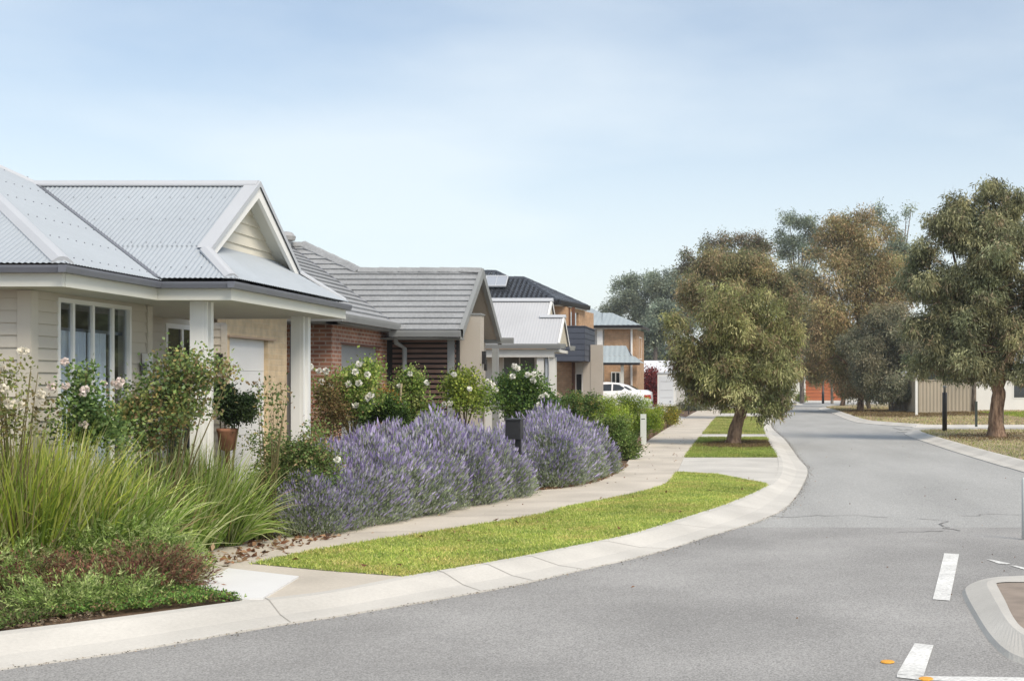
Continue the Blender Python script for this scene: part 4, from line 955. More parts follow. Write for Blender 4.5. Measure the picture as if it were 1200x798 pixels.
# ------------------------------------------------------------------ plants
def blob_points(blobs, n, shell=.5, rough=.16):
    w=np.array([b[3]*b[5]+b[4]*b[3]+b[4]*b[5] for b in blobs]); idx=rng.choice(len(blobs),n,p=w/w.sum())
    B=np.array([b[:6] for b in blobs],float)[idx]; d=unit(rng.standard_normal((n,3)))
    r=(shell+(1-shell)*rng.random(n)**.6)
    k=1+rough*(np.sin(d[:,0]*7+idx*2.1)+np.sin(d[:,1]*9+idx)+np.sin(d[:,2]*8+idx*1.3))/1.5
    return B[:,:3]+d*B[:,3:]*(r*k)[:,None], d, idx
def foliage(blobs, nc, per, cl, L, W, pal, wts=None, droop=0.0, shell=.5, rough=.16, cvar=.22, lvar=.14, flat=1.0, zmin=None, up=0.0, sub=0, fill=.5):
    if sub:
        nb=[]
        for b in blobs:
            for k in range(sub):
                q=unit(rng.standard_normal((1,3)))[0]; rr_=rng.uniform(.5,1.06); f=rng.uniform(.22,.42)
                nb.append((b[0]+q[0]*b[3]*rr_,b[1]+q[1]*b[4]*rr_,b[2]+q[2]*b[5]*rr_,b[3]*f*1.15,b[4]*f*1.15,b[5]*f*.95))
        blobs=nb+[(b[0],b[1],b[2],b[3]*fill,b[4]*fill,b[5]*fill) for b in blobs]
    C,d,ix=blob_points(blobs,nc,shell,rough); base=palette(nc,pal,wts,cvar)
    if sub:
        tint=rng.uniform(.78,1.32,len(blobs)); warm=rng.normal(0,.035,(len(blobs),1))*np.array([[1,0,-.6]])
        base=base*tint[ix][:,None]*(1+warm[ix])
    n=nc*per; i=np.repeat(np.arange(nc),per)
    off=rng.standard_normal((n,3))*cl; off[:,2]*=flat
    P=C[i]+off; D=d[i]*.7+rng.standard_normal((n,3))*.75; D[:,2]+= -droop+up
    if zmin is not None: P[:,2]=np.maximum(P[:,2],zmin+rng.random(n)*.1)
    col=base[i]*(1+lvar*rng.standard_normal((n,1))).clip(.5,1.6)
    return leaves(P,D,L*rng.uniform(.6,1.3,n),W*rng.uniform(.7,1.3,n),col)
def pxblobs(Y, bl):
    s=Y/F; return [(XA(px,Y),Y+dy,ZA(py,Y),rx*s,(ry if len(b)<6 else b[5])*s if False else max(rx,ry)*s*.9,ry*s) for b in bl for (px,py,rx,ry,dy) in [b[:5]]]
def tree(name,base,label,Y,bl,trunk,nc,per,cl,L,W,pal,wts,droop,bark=BARK,group=None,shell=.45,limbs=True,rough=.16,cvar=.22,sub=7,fill=.5):
    pal=[tuple(c*1.6+.02 for c in q) for q in pal]
    bx,by=base; root=empty(name,(bx,by,0),label,'tree',group); B=pxblobs(Y,bl)
    m=MB(); pts=[(bx+XA(p[0],Y)*1-XA(trunk[0][0],Y),Y,max(-.06,ZA(p[1],Y)) if i else -.06) for i,p in enumerate(trunk)]
    rough_tube(m,pts,[p[2] for p in trunk],16,.11)
    top=Vector(pts[-1]); rt=trunk[-1][2]
    if limbs:
        for b in B:
            e=Vector(b[:3]); mid=(top*.5+e*.5)+Vector((random.uniform(-.2,.2),random.uniform(-.2,.2),-.1)); st=Vector(pts[-1 if len(pts)<3 else -random.choice((1,1,2))])
            kk=1 if e.z>st.z+.5 else .35
            m.tube([st,mid,e],[rt*.75*kk,rt*.45*kk,rt*.15*kk],7)
            for k in range(5):
                dd=Vector((random.gauss(0,1),random.gauss(0,1),random.gauss(.2,.8))).normalized(); q=mid.lerp(e,random.uniform(.3,1)); m.tube([q,q+Vector((dd.x*b[3],dd.y*b[4],dd.z*b[5]))*.8],[rt*.2,rt*.04],5,False)
    t=m.build('trunk',bark,root,True)
    # bark relief
    me=t.data; co=np.empty(len(me.vertices)*3,dtype=np.float32); me.vertices.foreach_get('co',co); co=co.reshape(-1,3)
    V,Fq,cc=foliage(B,nc,per,cl,L,W,pal,wts,droop,shell,rough,cvar,sub=sub,fill=fill)
    V[:,0]-=bx;V[:,1]-=by
    npmesh('crown',V,Fq,LEAF,cc,root)
    return root
OL=[(.13,.15,.05),(.19,.20,.07),(.10,.12,.045),(.20,.15,.07),(.26,.25,.09)]
# the bright little gum on the verge
tb=G(860,520)
tree('gum_tree',tb,'small bushy gum tree with leaning reddish trunk on the grass beside the kerb',34.8,
 [(865,385,52,48,0),(820,405,34,36,.3),(902,400,34,42,.2),(850,350,30,22,0),(885,352,28,20,.3),(838,440,38,28,-.3),(878,445,45,30,-.5),(910,445,26,34,0),(808,432,26,24,.2),(900,474,20,22,-.4),(822,462,20,14,0),(855,465,30,14,.4),(922,420,16,26,.2),(797,415,14,18,0),(800,388,24,20,.2),(928,390,16,24,0),(845,405,40,30,-.4),(890,420,36,30,-.3)],
 [(858,520,.27),(858.5,515,.2),(861,500,.165),(867,480,.15),(872,465,.145),(875,440,.11)],2500,24,.095,.135,.028,[(.145,.155,.055),(.20,.205,.08),(.11,.12,.045),(.19,.15,.075),(.28,.27,.13),(.14,.10,.055)],[3,3,3,2,1.5,1],1.3,sub=9,fill=.32)
tree('gum_tree',(-.1,60),'brownish olive gum crown rising just behind the small leaning gum',60,
 [(865,320,42,28,0),(820,355,30,34,0),(905,335,32,28,0),(838,318,26,20,.5),(865,380,60,50,0),(830,300,18,16,0),(930,350,20,30,0)],
 [(868,492,.22),(868,470,.2),(868,430,.16)],2800,22,.17,.16,.045,[(.15,.14,.06),(.20,.17,.08),(.11,.12,.05),(.22,.16,.09)],None,1.0)
tree('gum_tree',(.4,86),'dark tufted gum top poking up behind the brownish olive crown',86,
 [(828,292,15,13,0),(848,288,14,12,0),(878,288,20,12,0),(895,292,12,10,0),(812,312,16,16,0),(860,310,40,22,0)],
 [(879,478,.2),(870,420,.18),(865,340,.12)],900,20,.2,.2,.06,[(.10,.11,.055),(.13,.12,.07),(.16,.12,.08)],None,.6,shell=.3)
# tall brown-green gum across the road
tree('gum_tree',(XA(1003,83),83),'tall brown-tinged gum with dense crown on the far right verge',80,
 [(1000,285,40,34,0),(970,300,30,36,0),(1030,360,32,40,0),(985,360,44,50,0),(1015,320,34,40,0),(960,350,24,34,0),(1005,410,48,34,0),(1008,258,20,16,0),(1046,380,18,28,0),(962,400,30,34,0),(985,262,18,14,0),(1000,440,34,20,0),(1055,345,22,34,0),(948,430,18,20,0),(1040,310,20,30,0)],
 [(1003,481,.22),(1004,470,.19),(1004,440,.17),(1003,400,.14)],3800,24,.22,.2,.055,[(.22,.155,.08),(.17,.145,.065),(.13,.135,.06),(.27,.20,.11),(.19,.17,.075)],None,1.0,sub=10)
tree('gum_tree',(XA(1045,76.5),76.5),'low grey-green gum with foliage sweeping almost to the ground beside the fence',76.5,
 [(1040,430,34,30,0),(1015,445,28,24,0),(1056,412,24,26,0),(1030,400,34,26,0),(1080,400,22,22,0),(1045,462,28,12,0),(1012,425,22,24,0),(1035,375,26,20,0),(1060,385,26,26,0),(1000,410,22,24,0)],
 [(1045,482,.16),(1044,470,.15),(1042,450,.12)],3000,22,.18,.19,.05,[(.12,.125,.075),(.16,.155,.10),(.09,.10,.06),(.19,.17,.11)],None,1.1,BARK2)
tree('gum_tree',(XA(1019,84),84),'grey-green gum half hidden between the tall brown gum and the low one',84,
 [(1000,450,26,18,0),(985,430,20,22,0),(1022,455,20,14,0)],[(1019,479.5,.15),(1016,465,.13),(1012,450,.1)],600,22,.2,.2,.055,[(.09,.105,.06),(.13,.13,.08)],None,1.0,BARK2)
tree('gum_tree',(XA(987,100),100),'distant gum with leaning reddish trunk near the orange garage door',100,
 [(985,425,26,22,0),(965,415,20,22,0),(1000,440,20,16,0),(958,432,12,14,0)],[(986,475,.2),(988,465,.16),(992,452,.13)],700,22,.25,.24,.07,[(.12,.13,.06),(.17,.155,.08)],None,1.0)
tree('gum_tree',(XA(975,112),112),'far pale-trunked gum standing right in front of the orange garage door',112,
 [(972,425,22,18,0),(955,420,14,14,0)],[(975,472,.13),(975,455,.11),(974,440,.09)],400,20,.25,.24,.07,[(.12,.13,.06),(.17,.155,.08)],None,1.0,BARK2)
tree('gum_tree',(XA(904,96),96),'dark olive gum filling the gap between the small leaning gum and the tall brown-tinged one',96,
 [(938,370,26,34,0),(925,340,20,24,0),(948,345,18,26,0),(935,410,28,26,0),(955,395,16,26,0),(920,385,16,30,0),(940,318,14,14,0),(915,432,18,14,0)],[(904,476,.2),(906,455,.17),(920,425,.13)],1000,22,.26,.24,.065,[(.10,.11,.055),(.13,.135,.07),(.15,.13,.07)],None,.9,BARK2)
# the big tree at the right edge
tb=G(1163,511)
tree('gum_tree',tb,'big dark olive gum with thick rough trunk at the right edge of the view',39.3,
 [(1150,265,44,40,0),(1110,270,32,36,0),(1185,280,44,50,.4),(1100,330,36,44,0),(1150,340,50,46,-.4),(1210,350,44,60,0),(1092,385,30,38,0),(1130,400,42,36,-.4),(1185,405,36,34,-.6),(1225,420,36,36,0),(1165,228,22,20,0),(1128,240,18,16,0),(1188,238,18,16,0),(1110,425,32,18,.2),(1205,445,20,16,-.3),(1148,430,30,16,-.5),(1165,312,46,30,0),(1120,362,40,28,.3),(1190,380,40,30,.3),(1160,290,40,26,-.5),(1082,300,14,24,0),(1240,300,30,40,0),(1078,425,16,16,.2)],
 [(1163,511,.32),(1163,505,.25),(1161,490,.215),(1163,475,.21),(1165,460,.20),(1158,440,.15)],5600,27,.10,.15,.033,[(.13,.135,.065),(.175,.175,.09),(.095,.10,.05),(.20,.155,.095),(.25,.245,.14)],[3,3,3,1,1.3],1.3)
# extra visible fork limbs of the big tree are its own trunk mesh; slim dark stem behind it
bt=empty('young_tree',(XA(1173,43),43,0),'slim dark trunk standing directly behind the thick rough trunk','tree'); m=MB(); m.tube([(XA(1172,43),43,-.05),(XA(1173,43),43,1.8),(XA(1171,43),43.2,3.4)],[.12,.10,.06],8); m.build('trunk',BARK2,bt,True)
V,Fq,cc=foliage([(XA(1171,43)-bt.location.x,.2,3.8,.9,.9,.8)],120,20,.2,.15,.035,OL,None,1.0); npmesh('crown',V,Fq,LEAF,cc,bt)
bt=empty('young_tree',(XA(1141,76),76,0),'thin dark trunk at the right end of the ribbed steel fence','tree'); m=MB(); m.tube([(XA(1141,76),76,-.05),(XA(1141.5,76),76,1.6),(XA(1140,76),76.1,4)],[.16,.13,.08],8); m.build('trunk',BARK2,bt,True)
V,Fq,cc=foliage([(0,.2,4.6,1.6,1.5,1.3)],160,20,.3,.25,.06,OL,None,1.0); npmesh('crown',V,Fq,LEAF,cc,bt)
# distant eucalypts
FG=[(.13,.16,.11),(.16,.19,.13),(.11,.13,.095)]
tree('eucalypt',(XA(940,118),118),'spindly pale eucalypt with open clumps behind the brownish crowns, top left of the tall gum',118,
 [(925,258,13,8,0),(945,262,14,9,0),(918,285,11,9,0),(935,285,14,10,0),(955,275,12,12,0),(922,300,10,7,0),(948,300,14,12,0),(940,320,14,14,0),(912,272,6,4,0)],
 [(946,470,.22),(945,400,.2),(943,330,.14)],700,20,.25,.22,.075,FG,None,.3,BARK2,shell=.2)
tree('eucalypt',(XA(1055,112),112),'pale grey-green eucalypt showing in the gap between the two tallest gums',112,
 [(1040,265,12,10,0),(1052,290,16,18,0),(1060,320,18,22,0),(1050,350,22,24,0),(1035,300,14,14,0),(1062,250,5,5,0),(1068,244,3,4,0),(1030,248,9,5,0),(1048,256,5,5,0),(1070,300,10,14,0)],
 [(1055,470,.22),(1055,400,.2),(1054,330,.14)],800,20,.28,.24,.08,FG,None,.3,BARK2,shell=.2)
BG=[(.14,.17,.12),(.17,.20,.14),(.12,.14,.105),(.18,.20,.14)]
for (px,Y,bl,lb) in ((745,170,[(740,345,22,20,0),(762,338,18,18,0),(725,355,18,16,0),(750,370,24,24,0),(715,368,12,12,0),(735,330,10,7,0)],'pale distant eucalypt above the grey-roofed brick house, leftmost in the tree line'),
    (785,165,[(780,340,20,22,0),(800,350,18,26,0),(770,332,14,12,0),(790,325,14,10,0),(795,375,22,24,0)],'darker distant eucalypt between the leftmost pale one and the small gum'),
    (768,140,[(768,378,20,22,0),(760,392,14,16,0),(778,365,12,12,0)],'rounder mid-green distant tree in front of the pale eucalypts')):
    tree('eucalypt',(XA(px,Y),Y),lb,Y,bl,[(px,466,.3),(px,430,.25),(px,370,.15)],1100,22,.35,.34,.12,BG,None,.2,BARK2,'eucalypts of the distant tree line',shell=.3)
# far wood as one mass
bl=[]
for px in range(560,1300,17):
    if px<620 : continue
    top=random.uniform(398,415) if px<860 else random.uniform(385,405)
    bl.append((px,top+30,random.uniform(14,24),random.uniform(26,36),random.uniform(-8,8)))
V,Fq,cc=foliage(pxblobs(215,bl),3600,18,1.0,.9,.32,[(.12,.16,.10),(.15,.19,.12),(.10,.13,.085),(.17,.18,.11)],None,.2,.4)
tag(npmesh('treeline',V,Fq,LEAF,cc),kind='stuff')

def shrub(name,base,label,catg,blobs,nc,per,cl,L,W,pal,wts=None,up=.3,stems=5,group=None,shell=.35,flowers=None,fcol=None,fsize=.05,droop=0,stemr=.012,cvar=.2,rough=.16,lead=None):
    nc=int(nc*(.78 if name=='rose_bush' else 1)); rough=.3 if name=='rose_bush' else rough; cl=cl*1.15
    """blobs relative to the base point, metres"""
    r=empty(name,(base[0],base[1],0),label,catg,group)
    V,Fq,cc=foliage(blobs,nc,per,cl,L,W,pal,wts,droop,shell,rough,cvar,zmin=.02,up=up,sub=6); npmesh('foliage',V,Fq,LEAF,cc,r)
    m=MB()
    for k in range(stems):
        b=blobs[k%len(blobs)]; e=Vector((b[0]+random.uniform(-.5,.5)*b[3],b[1]+random.uniform(-.5,.5)*b[4],b[2]+random.uniform(0,.9)*b[5]))
        s=Vector((random.uniform(-.06,.06),random.uniform(-.06,.06),-.03)) if not lead else Vector((random.uniform(-.01,.01),0,lead))
        m.tube([s,s.lerp(e,.5)+Vector((0,0,.08)),e],[stemr,stemr*.8,stemr*.3],5)
    if lead: m.tube([(0,0,-.03),(.01,0,lead*.5),(0,0,lead+.05)],[stemr*1.6,stemr*1.5,stemr*1.3],7)
    m.v=[(v[0]+base[0],v[1]+base[1],v[2]) for v in m.v]; m.build('stem',STEM,r,True)
    if flowers:
        for (fx,fz,s) in flowers:
            n=26; d=unit(rng.standard_normal((n,3))); C=d*.012*s/.05; 
            V,Fq,cc=leaves(C,d+rng.normal(0,.3,(n,3)),s*.62*rng.uniform(.8,1.1,n),s*.75,palette(n,[fcol or (.95,.94,.88)],None,.05),.35)
            fy=min(-b_[4] for b_ in blobs[:1])*.85
            o=npmesh('flower',V,Fq,PETAL,cc,r,(fx,fy,fz))
    return r
def at(base,px,py):       # offset of a pixel from a base, at the base's distance
    return (XA(px,base[1])-base[0], ZA(py,base[1]))
def pshrub(name,px,Y,label,catg,bl,nc,per,cl,L,W,pal,fl=(),fs=.05,**k):
    base=(XA(px,Y),Y); s=Y/F
    B=[(XA(a,Y)-base[0],dy,ZA(b,Y),rx*s,(max(rx,ry)*s*.8),ry*s) for a,b,rx,ry,dy in bl]
    return shrub(name,base,label,catg,B,nc,per,cl,L,W,pal,flowers=[(*at(base,a,b),fs) for a,b in fl],**k)
RG=[(.12,.21,.06),(.18,.27,.09),(.25,.33,.11),(.08,.14,.05)]
RG2=[(.20,.31,.07),(.30,.40,.09),(.13,.21,.05),(.38,.42,.14)]
RB=[(.15,.24,.07),(.22,.31,.10),(.30,.22,.12),(.30,.34,.12),(.24,.30,.10),(.11,.18,.06),(.20,.28,.12),(.42,.34,.14)]
# roses and pots in front of the houses
pshrub('rose_bush',12,10.1,'thin arching rose with cream blooms at the left edge in front of the weatherboard corner','rose bush',
 [(5,470,34,30,0),(35,440,14,18,0),(50,480,26,22,0),(20,500,40,24,0),(-15,450,30,40,.1)],95,16,.06,.035,.024,[(.16,.20,.06),(.24,.26,.09),(.20,.16,.07)],
 fl=[(8,444,),(18,455),(24,472),(40,412),(3,484),(36,474),(60,462),(14,430)],fs=.055,fcol=(.85,.80,.68),stems=12,stemr=.008,shell=.2,droop=.1)
pshrub('rose_bush',102,11.0,'bushy dark rose with pale pink blooms under the big curtained window','rose bush',
 [(100,480,24,26,0),(88,455,10,18,0),(112,505,28,24,0),(98,440,10,14,0),(85,510,22,22,0)],240,18,.055,.04,.028,RG,
 fl=[(106,460),(109,456),(70,453),(86,452),(107,497),(85,424),(150,447)],fs=.05,fcol=(.95,.84,.80),stems=9,stemr=.009,shell=.2)
pshrub('rose_bush',190,11.7,'large sprawling rose with yellow-tinted leaf tips in front of the near porch column','rose bush',
 [(165,482,34,28,0),(205,452,30,24,0),(150,465,24,20,0),(225,425,26,14,0),(215,480,34,26,0),(180,505,40,24,0),(255,428,16,10,0),(182,444,16,16,0),(275,432,12,7,0),(235,455,20,18,0)],430,20,.06,.04,.028,RB,
 fl=[(142,496),(147,500),(150,452),(133,449),(145,449)],fs=.045,fcol=(.95,.84,.80),stems=16,stemr=.009,shell=.15)
r=pshrub('potted_plant',266,13.0,'round dark bush in a terracotta pot between the porch columns','potted plant',[(268,472,17,18,0),(284,480,14,14,0),(258,462,10,12,0)],460,18,.03,.03,.022,[(.025,.045,.015),(.045,.07,.025),(.03,.05,.02)],stems=4,up=.1)
m=MB(); x=XA(270,13); m.lathe((x-.03,13,.0),[(.12,0),(.12,.03),(.025,.05),(.025,.93),(.08,.95),(.095,1.12),(.105,1.13),(.105,1.16),(.08,1.16)],18); m.build('pot',POTM,r,True)
pshrub('rose_bush',312,13.2,'sparse tall rose stems with few leaves in front of the cream garage','rose bush',[(325,478,10,22,0),(300,470,14,30,0),(335,470,8,8,0),(318,500,22,14,0)],46,12,.05,.04,.026,RB,stems=9,stemr=.007,shell=.1)
pshrub('rose_bush',340,13.9,'low dense green rose with a single white bloom at the left end of the lavender','rose bush',
 [(345,545,34,36,0),(322,528,24,24,0),(368,535,28,28,0),(345,580,34,20,0),(380,555,18,20,0),(318,570,20,26,0),(360,582,26,14,0)],1000,22,.06,.036,.022,[(.15,.22,.07),(.22,.29,.10),(.28,.27,.12),(.10,.16,.05),(.34,.24,.14)],wts=[3,3,1.5,2,.6],
 fl=[(403,537)],fs=.05,stems=3,shell=.2)
pshrub('rose_bush',413,17.0,'tall standard rose with many white blooms in front of the grey garage door','rose bush',
 [(405,450,32,18,0),(428,442,17,18,0),(386,460,18,15,0),(424,464,22,14,0),(408,474,20,10,0)],430,20,.07,.045,.03,RG2,
 fl=[(427,427),(389,435),(381,435),(384,447),(415,450),(427,449),(437,439),(423,436),(441,463),(437,466),(423,474),(395,452),(371,430),(367,460),(368,471)],fs=.062,stems=9,lead=.85,stemr=.014,shell=.15)
pshrub('brown_shrub',384,16.6,'twiggy brown-leaved shrub beside the right porch column','shrub',[(384,478,20,24,0),(376,500,16,14,0),(398,492,14,14,0)],210,16,.06,.035,.02,[(.20,.13,.06),(.17,.16,.06),(.12,.09,.04),(.28,.20,.09)],stems=12,stemr=.007,shell=.1)
pshrub('clipped_shrub',446,18.6,'rounded dark green shrub just behind the lavender below the brick wall','shrub',[(446,484,26,16,0),(430,488,14,12,0),(462,488,12,12,0)],420,20,.05,.035,.024,[(.045,.09,.02),(.08,.14,.03),(.12,.19,.04),(.03,.06,.015)])
pshrub('rose_bush',484,19.5,'staked yellow-green standard rose before the dark slatted wall','rose bush',[(475,455,14,16,0),(490,462,18,16,0),(500,478,14,14,0),(484,443,10,10,0),(478,490,18,12,0)],300,18,.06,.045,.03,RG2,fl=[(503,448),(483,438),(471,452)],fs=.06,stems=7,lead=.8,stemr=.013,shell=.15)
m=MB(); x=XA(463,19.3); m.tube([(x-.05,19.3,0),(x+.1,19.3,1.62)],.015,6); tag(m.build('garden_stake',nmat('pale_stake',(.45,.38,.26),.8),loc=(x,19.3,0)),'thin pale wooden stake leaning beside the rose at the brick corner','stake')
pshrub('rose_bush',545,21.5,'yellow-green standard rose in front of the tall beige pillar','rose bush',[(545,460,24,20,0),(530,452,12,14,0),(560,465,12,14,0),(545,444,16,10,0)],330,18,.07,.05,.033,[(.24,.32,.05),(.32,.38,.08),(.16,.24,.05)],fl=[(554,455),(536,439),(524,473),(531,472)],fs=.065,stems=7,lead=.75,stemr=.013,shell=.15)
pshrub('orange_shrub',452,19.2,'small shrub with orange new leaves against the brick pier','shrub',[(452,463,9,9,0),(458,472,8,10,0)],60,14,.05,.045,.028,[(.40,.22,.05),(.45,.28,.07),(.25,.20,.05)])
r=pshrub('rose_bush',608,24.5,'big potted rose with large white blooms near the white house window','rose bush',[(605,458,26,22,0),(622,455,16,18,0),(590,462,16,18,0),(608,472,34,14,0),(628,468,14,14,0),(612,446,12,10,0)],520,20,.08,.055,.036,[(.07,.14,.035),(.11,.20,.05),(.17,.25,.06)],
 fl=[(606,429),(609,432),(604,441),(576,447),(581,451),(584,457),(621,439),(629,439),(628,446),(637,464),(643,463),(635,474)],fs=.085,stems=9,shell=.15)
m=MB(); x=XA(575,24.3); m.lathe((x,24.3,.02),[(.16,0),(.21,.42),(.235,.43),(.235,.5),(.19,.5)],18); tag(m.build('flower_pot',TERRA,smooth=True,loc=(x,24.3,0)),'plain terracotta pot at the foot of the beige pillar','pot')
# hedges beyond the lavender
HG=[(.10,.18,.045),(.16,.24,.06),(.30,.25,.09),(.07,.12,.035)]
for i,(px,Y,lb) in enumerate(((648,31,'dark green hedge plant with reddish tips nearest the big potted rose'),(668,32.5,'middle dark hedge plant behind the second block of lavender'),(690,34,'dark hedge plant touching the bright green shrubs'))):
    pshrub('hedge_shrub',px,Y,lb,'hedge',[(px,480,17,18,0),(px-4,472,12,10,.2),(px+5,474,10,10,0)],330,18,.07,.05,.034,HG,wts=[3,3,1.4,2],group='dark hedge plants behind the lavender')
YG=[(.28,.40,.05),(.38,.48,.07),(.16,.26,.04),(.46,.52,.12)]
for (px,Y,bl,lb) in ((716,34,[(716,484,20,24,0),(705,478,12,14,0),(724,500,16,18,0),(718,516,18,12,0)],'bright lime-green feathery shrub left of the white pillar letterbox'),
    (740,36.5,[(740,482,17,20,0),(732,470,10,8,0),(746,498,14,18,0),(738,512,12,10,0)],'bright lime-green feathery shrub right behind the white pillar letterbox'),
    (760,41,[(760,488,13,16,0),(765,500,11,12,0)],'smaller bright green shrub next to the white sign stake'),):
    pshrub('lime_shrub',px,Y,lb,'shrub',bl,520,20,.07,.05,.02,YG,wts=[3,3,2,1.5],group='lime green shrubs above the timber edging',up=.8)
pshrub('orange_green_shrub',778,49,'yellow-orange tipped shrub beyond the lime hedge','shrub',[(780,490,11,10,0),(788,487,9,8,0)],240,16,.09,.07,.03,[(.34,.33,.05),(.42,.33,.07),(.20,.24,.05)])
pshrub('lime_shrub',772,45,'little dark bronze-green shrub at the end of the timber edging','shrub',[(771,497,8,7,0)],120,14,.07,.06,.03,[(.16,.15,.05),(.20,.12,.05)])
pshrub('mixed_shrub',722,27.5,'loose mid-green shrub at the right end of the lavender','shrub',[(722,512,20,18,0),(735,525,12,14,0),(708,505,16,14,0),(738,540,8,8,0)],620,18,.07,.05,.028,[(.10,.17,.04),(.16,.24,.06),(.20,.25,.08)])
pshrub('weeping_shrub',822,80,'grey mounded shrub beside the far footpath','shrub',[(812,478,14,5,0),(822,481,8,4,0),(803,477,9,5,0)],160,14,.14,.12,.05,[(.14,.16,.10),(.20,.21,.14)])
pshrub('far_shrub',845,100,'low dark far shrub between the footpath and the leaning gum','shrub',[(834,466,10,6,0),(845,468,9,6,0),(825,462,8,5,0)],150,14,.2,.18,.07,[(.12,.17,.05),(.18,.22,.07),(.22,.26,.06)])
pshrub('far_shrub',800,112,'long low yellow-green far hedge under the rust coloured wall','shrub',[(800,466,14,5,0),(815,466,12,5,0)],160,14,.2,.18,.08,[(.20,.26,.06),(.28,.32,.08)])
pshrub('far_shrub',939,122,'round light green far shrub left of the orange garage door','shrub',[(940,467,5,5,0)],90,14,.18,.16,.07,[(.20,.26,.06),(.28,.32,.08)])
rt=pshrub('red_maple',764,92,'red-leaved small tree between the white sedan and the white booth','tree',[(762,448,7,12,0),(766,460,6,12,0),(757,455,5,8,0),(765,440,4,6,0)],260,18,.2,.16,.09,[(.32,.05,.045),(.42,.09,.07),(.22,.04,.04)],stems=4,stemr=.04)
# lavender
def lavender_mesh(Rr,Hh,n,seed_col):
    # stems fan out from the base to a dome
    d=unit(np.c_[rng.normal(0,1,(n,2)),np.abs(rng.normal(.55,.6,n))]); rad=rng.uniform(.86,1.05,n)
    tip=d*np.array([Rr,Rr,Hh*.88])*rad[:,None]; k=1+.08*np.sin(d[:,0]*8)+.08*np.sin(d[:,1]*9+2); tip*=k[:,None]; tip*=(1+.08*np.sin(tip[:,0:1]*13+1)*np.sin(tip[:,1:2]*11)+.09*np.sin(tip[:,0:1]*6+seed_col*2)*np.sin(tip[:,1:2]*5+seed_col)+.05*rng.standard_normal((n,1))); tip[:,2]+=.04
    D=unit(d*np.array([.8,.8,1])+np.array([0,0,.75])+rng.normal(0,.12,(n,3)))
    sp=rng.uniform(.06,.12,n); patch=.5+.5*np.sin(d[:,0]*5+seed_col*2)*np.sin(d[:,1]*4.3+seed_col); isf=rng.random(n)<np.clip(.02+.9*d[:,2]+.25*(patch-.5)-(.15 if seed_col==2 else 0),.05,.92)
    parts=[]; F_=np.where(isf)[0]
    stem=ribbons(tip[F_]-D[F_]*.16,D[F_],rng.uniform(.16,.22,len(F_)),.005,palette(len(F_),[(.20,.25,.15),(.26,.30,.20)],None,.1),2,.1)
    pcol=palette(len(F_),[(.42,.35,.60),(.52,.46,.70),(.31,.25,.50),(.60,.56,.74),(.46,.46,.54)],[3,3,1.5,2.5,2.5],.12)
    fl=[]
    for j in range(2):
        C=tip[F_]+D[F_]*(.03+.0*j); fl.append(leaves(C,D[F_]+rng.normal(0,.05,(len(F_),3)),sp[F_],.020,pcol,.3))
    foN=n*7; i=rng.integers(0,n,foN); s=rng.random(foN)**.5
    P=tip[i]*(.62+.42*s)[:,None]+rng.normal(0,.03,(foN,3)); P[:,2]=np.maximum(P[:,2],.02)
    fc=palette(foN,[(.28,.36,.20),(.37,.43,.27),(.47,.51,.38),(.17,.22,.12),(.37,.36,.46)],[3,3,2.5,2,1.6],.2)
    fo=leaves(P,d[i]*.6+np.array([0,0,.9])+rng.normal(0,.35,(foN,3)),rng.uniform(.04,.075,foN),.010,fc,.2)
    return cat(fo,stem),cat(*fl)
LM=[lavender_mesh(.62,1.0,5200,0),lavender_mesh(.68,1.06,5600,1),lavender_mesh(.58,.95,5000,2)]
LMO=[]
def lavender(px,Y,sc,label,z=0.0,group='lavender bushes along the footpath'):
    k=len(LMO)%3 if len(LMO)<3 else random.randrange(3)
    Y+=.12; x=XA(px,Y)-.06; r=empty('lavender_bush',(x,Y,z),label,'lavender',group)
    if len(LMO)<3:
        a=npmesh('foliage',*LM[k][:1][0][:2],LEAF,LM[k][0][2],r); b=npmesh('flower_spikes',LM[k][1][0],LM[k][1][1],PETAL,LM[k][1][2],r); b['kind']='stuff'; LMO.append((a,b))
    else:
        for o in LMO[k]:
            c=o.copy(); COL.objects.link(c); c.parent=r
    back_=label==BK; r.rotation_euler=(0,0,math.atan2(7,2.2)+random.choice((0,math.pi))+random.uniform(-.35,.35)); r.scale=(sc*random.uniform(1.15,1.4),sc*random.uniform(.92,1.08),sc*(random.uniform(.93,1.04) if back_ else random.uniform(.78,.88)))
BK='lavender bush in the back rows, hidden below its purple flower tops by the front row'
for px,Y,sc,lb in ((368,13.75,.72,'small lavender bush at the far left end, in front of the low green rose'),(405,14.5,.9,'lavender bush with dark foliage next to the smallest one at the left end'),
  (463,16.0,.98,BK),(512,16.95,1.0,BK),(556,17.9,.98,BK),(425,15.1,.92,BK),(590,19.6,.78,BK),(650,21.4,1.0,BK),(672,22.6,1.0,BK),
  (440,15.2,.98,'second lavender bush of the front row from the grass clumps'),(487,16.1,1.02,'third lavender bush of the front row, in the middle of the near block'),
  (535,17.2,1.0,'fourth lavender bush of the front row, left of the black letterbox'),(578,18.1,.96,'lavender bush just left of and below the black letterbox'),
  (418,15.9,.98,BK),(465,16.9,1.0,BK),(510,18.0,1.02,BK),(550,19.3,1.0,BK),(390,15.6,.9,BK),(440,17.2,.98,BK),(485,18.4,1.0,BK),(525,19.6,1.0,BK),
  (643,20.3,1.04,'lavender bush at the near left corner of the second block, right of the black letterbox'),(670,21.5,.98,'middle lavender bush of the second block beside the footpath'),(692,23.0,.86,'lavender bush at the far right end of the second block'),
  (640,22.0,1.02,BK),(664,23.6,1.02,BK),(620,21.0,1.0,BK),(650,24.3,1.04,BK)):
    lavender(px,Y,sc,lb)
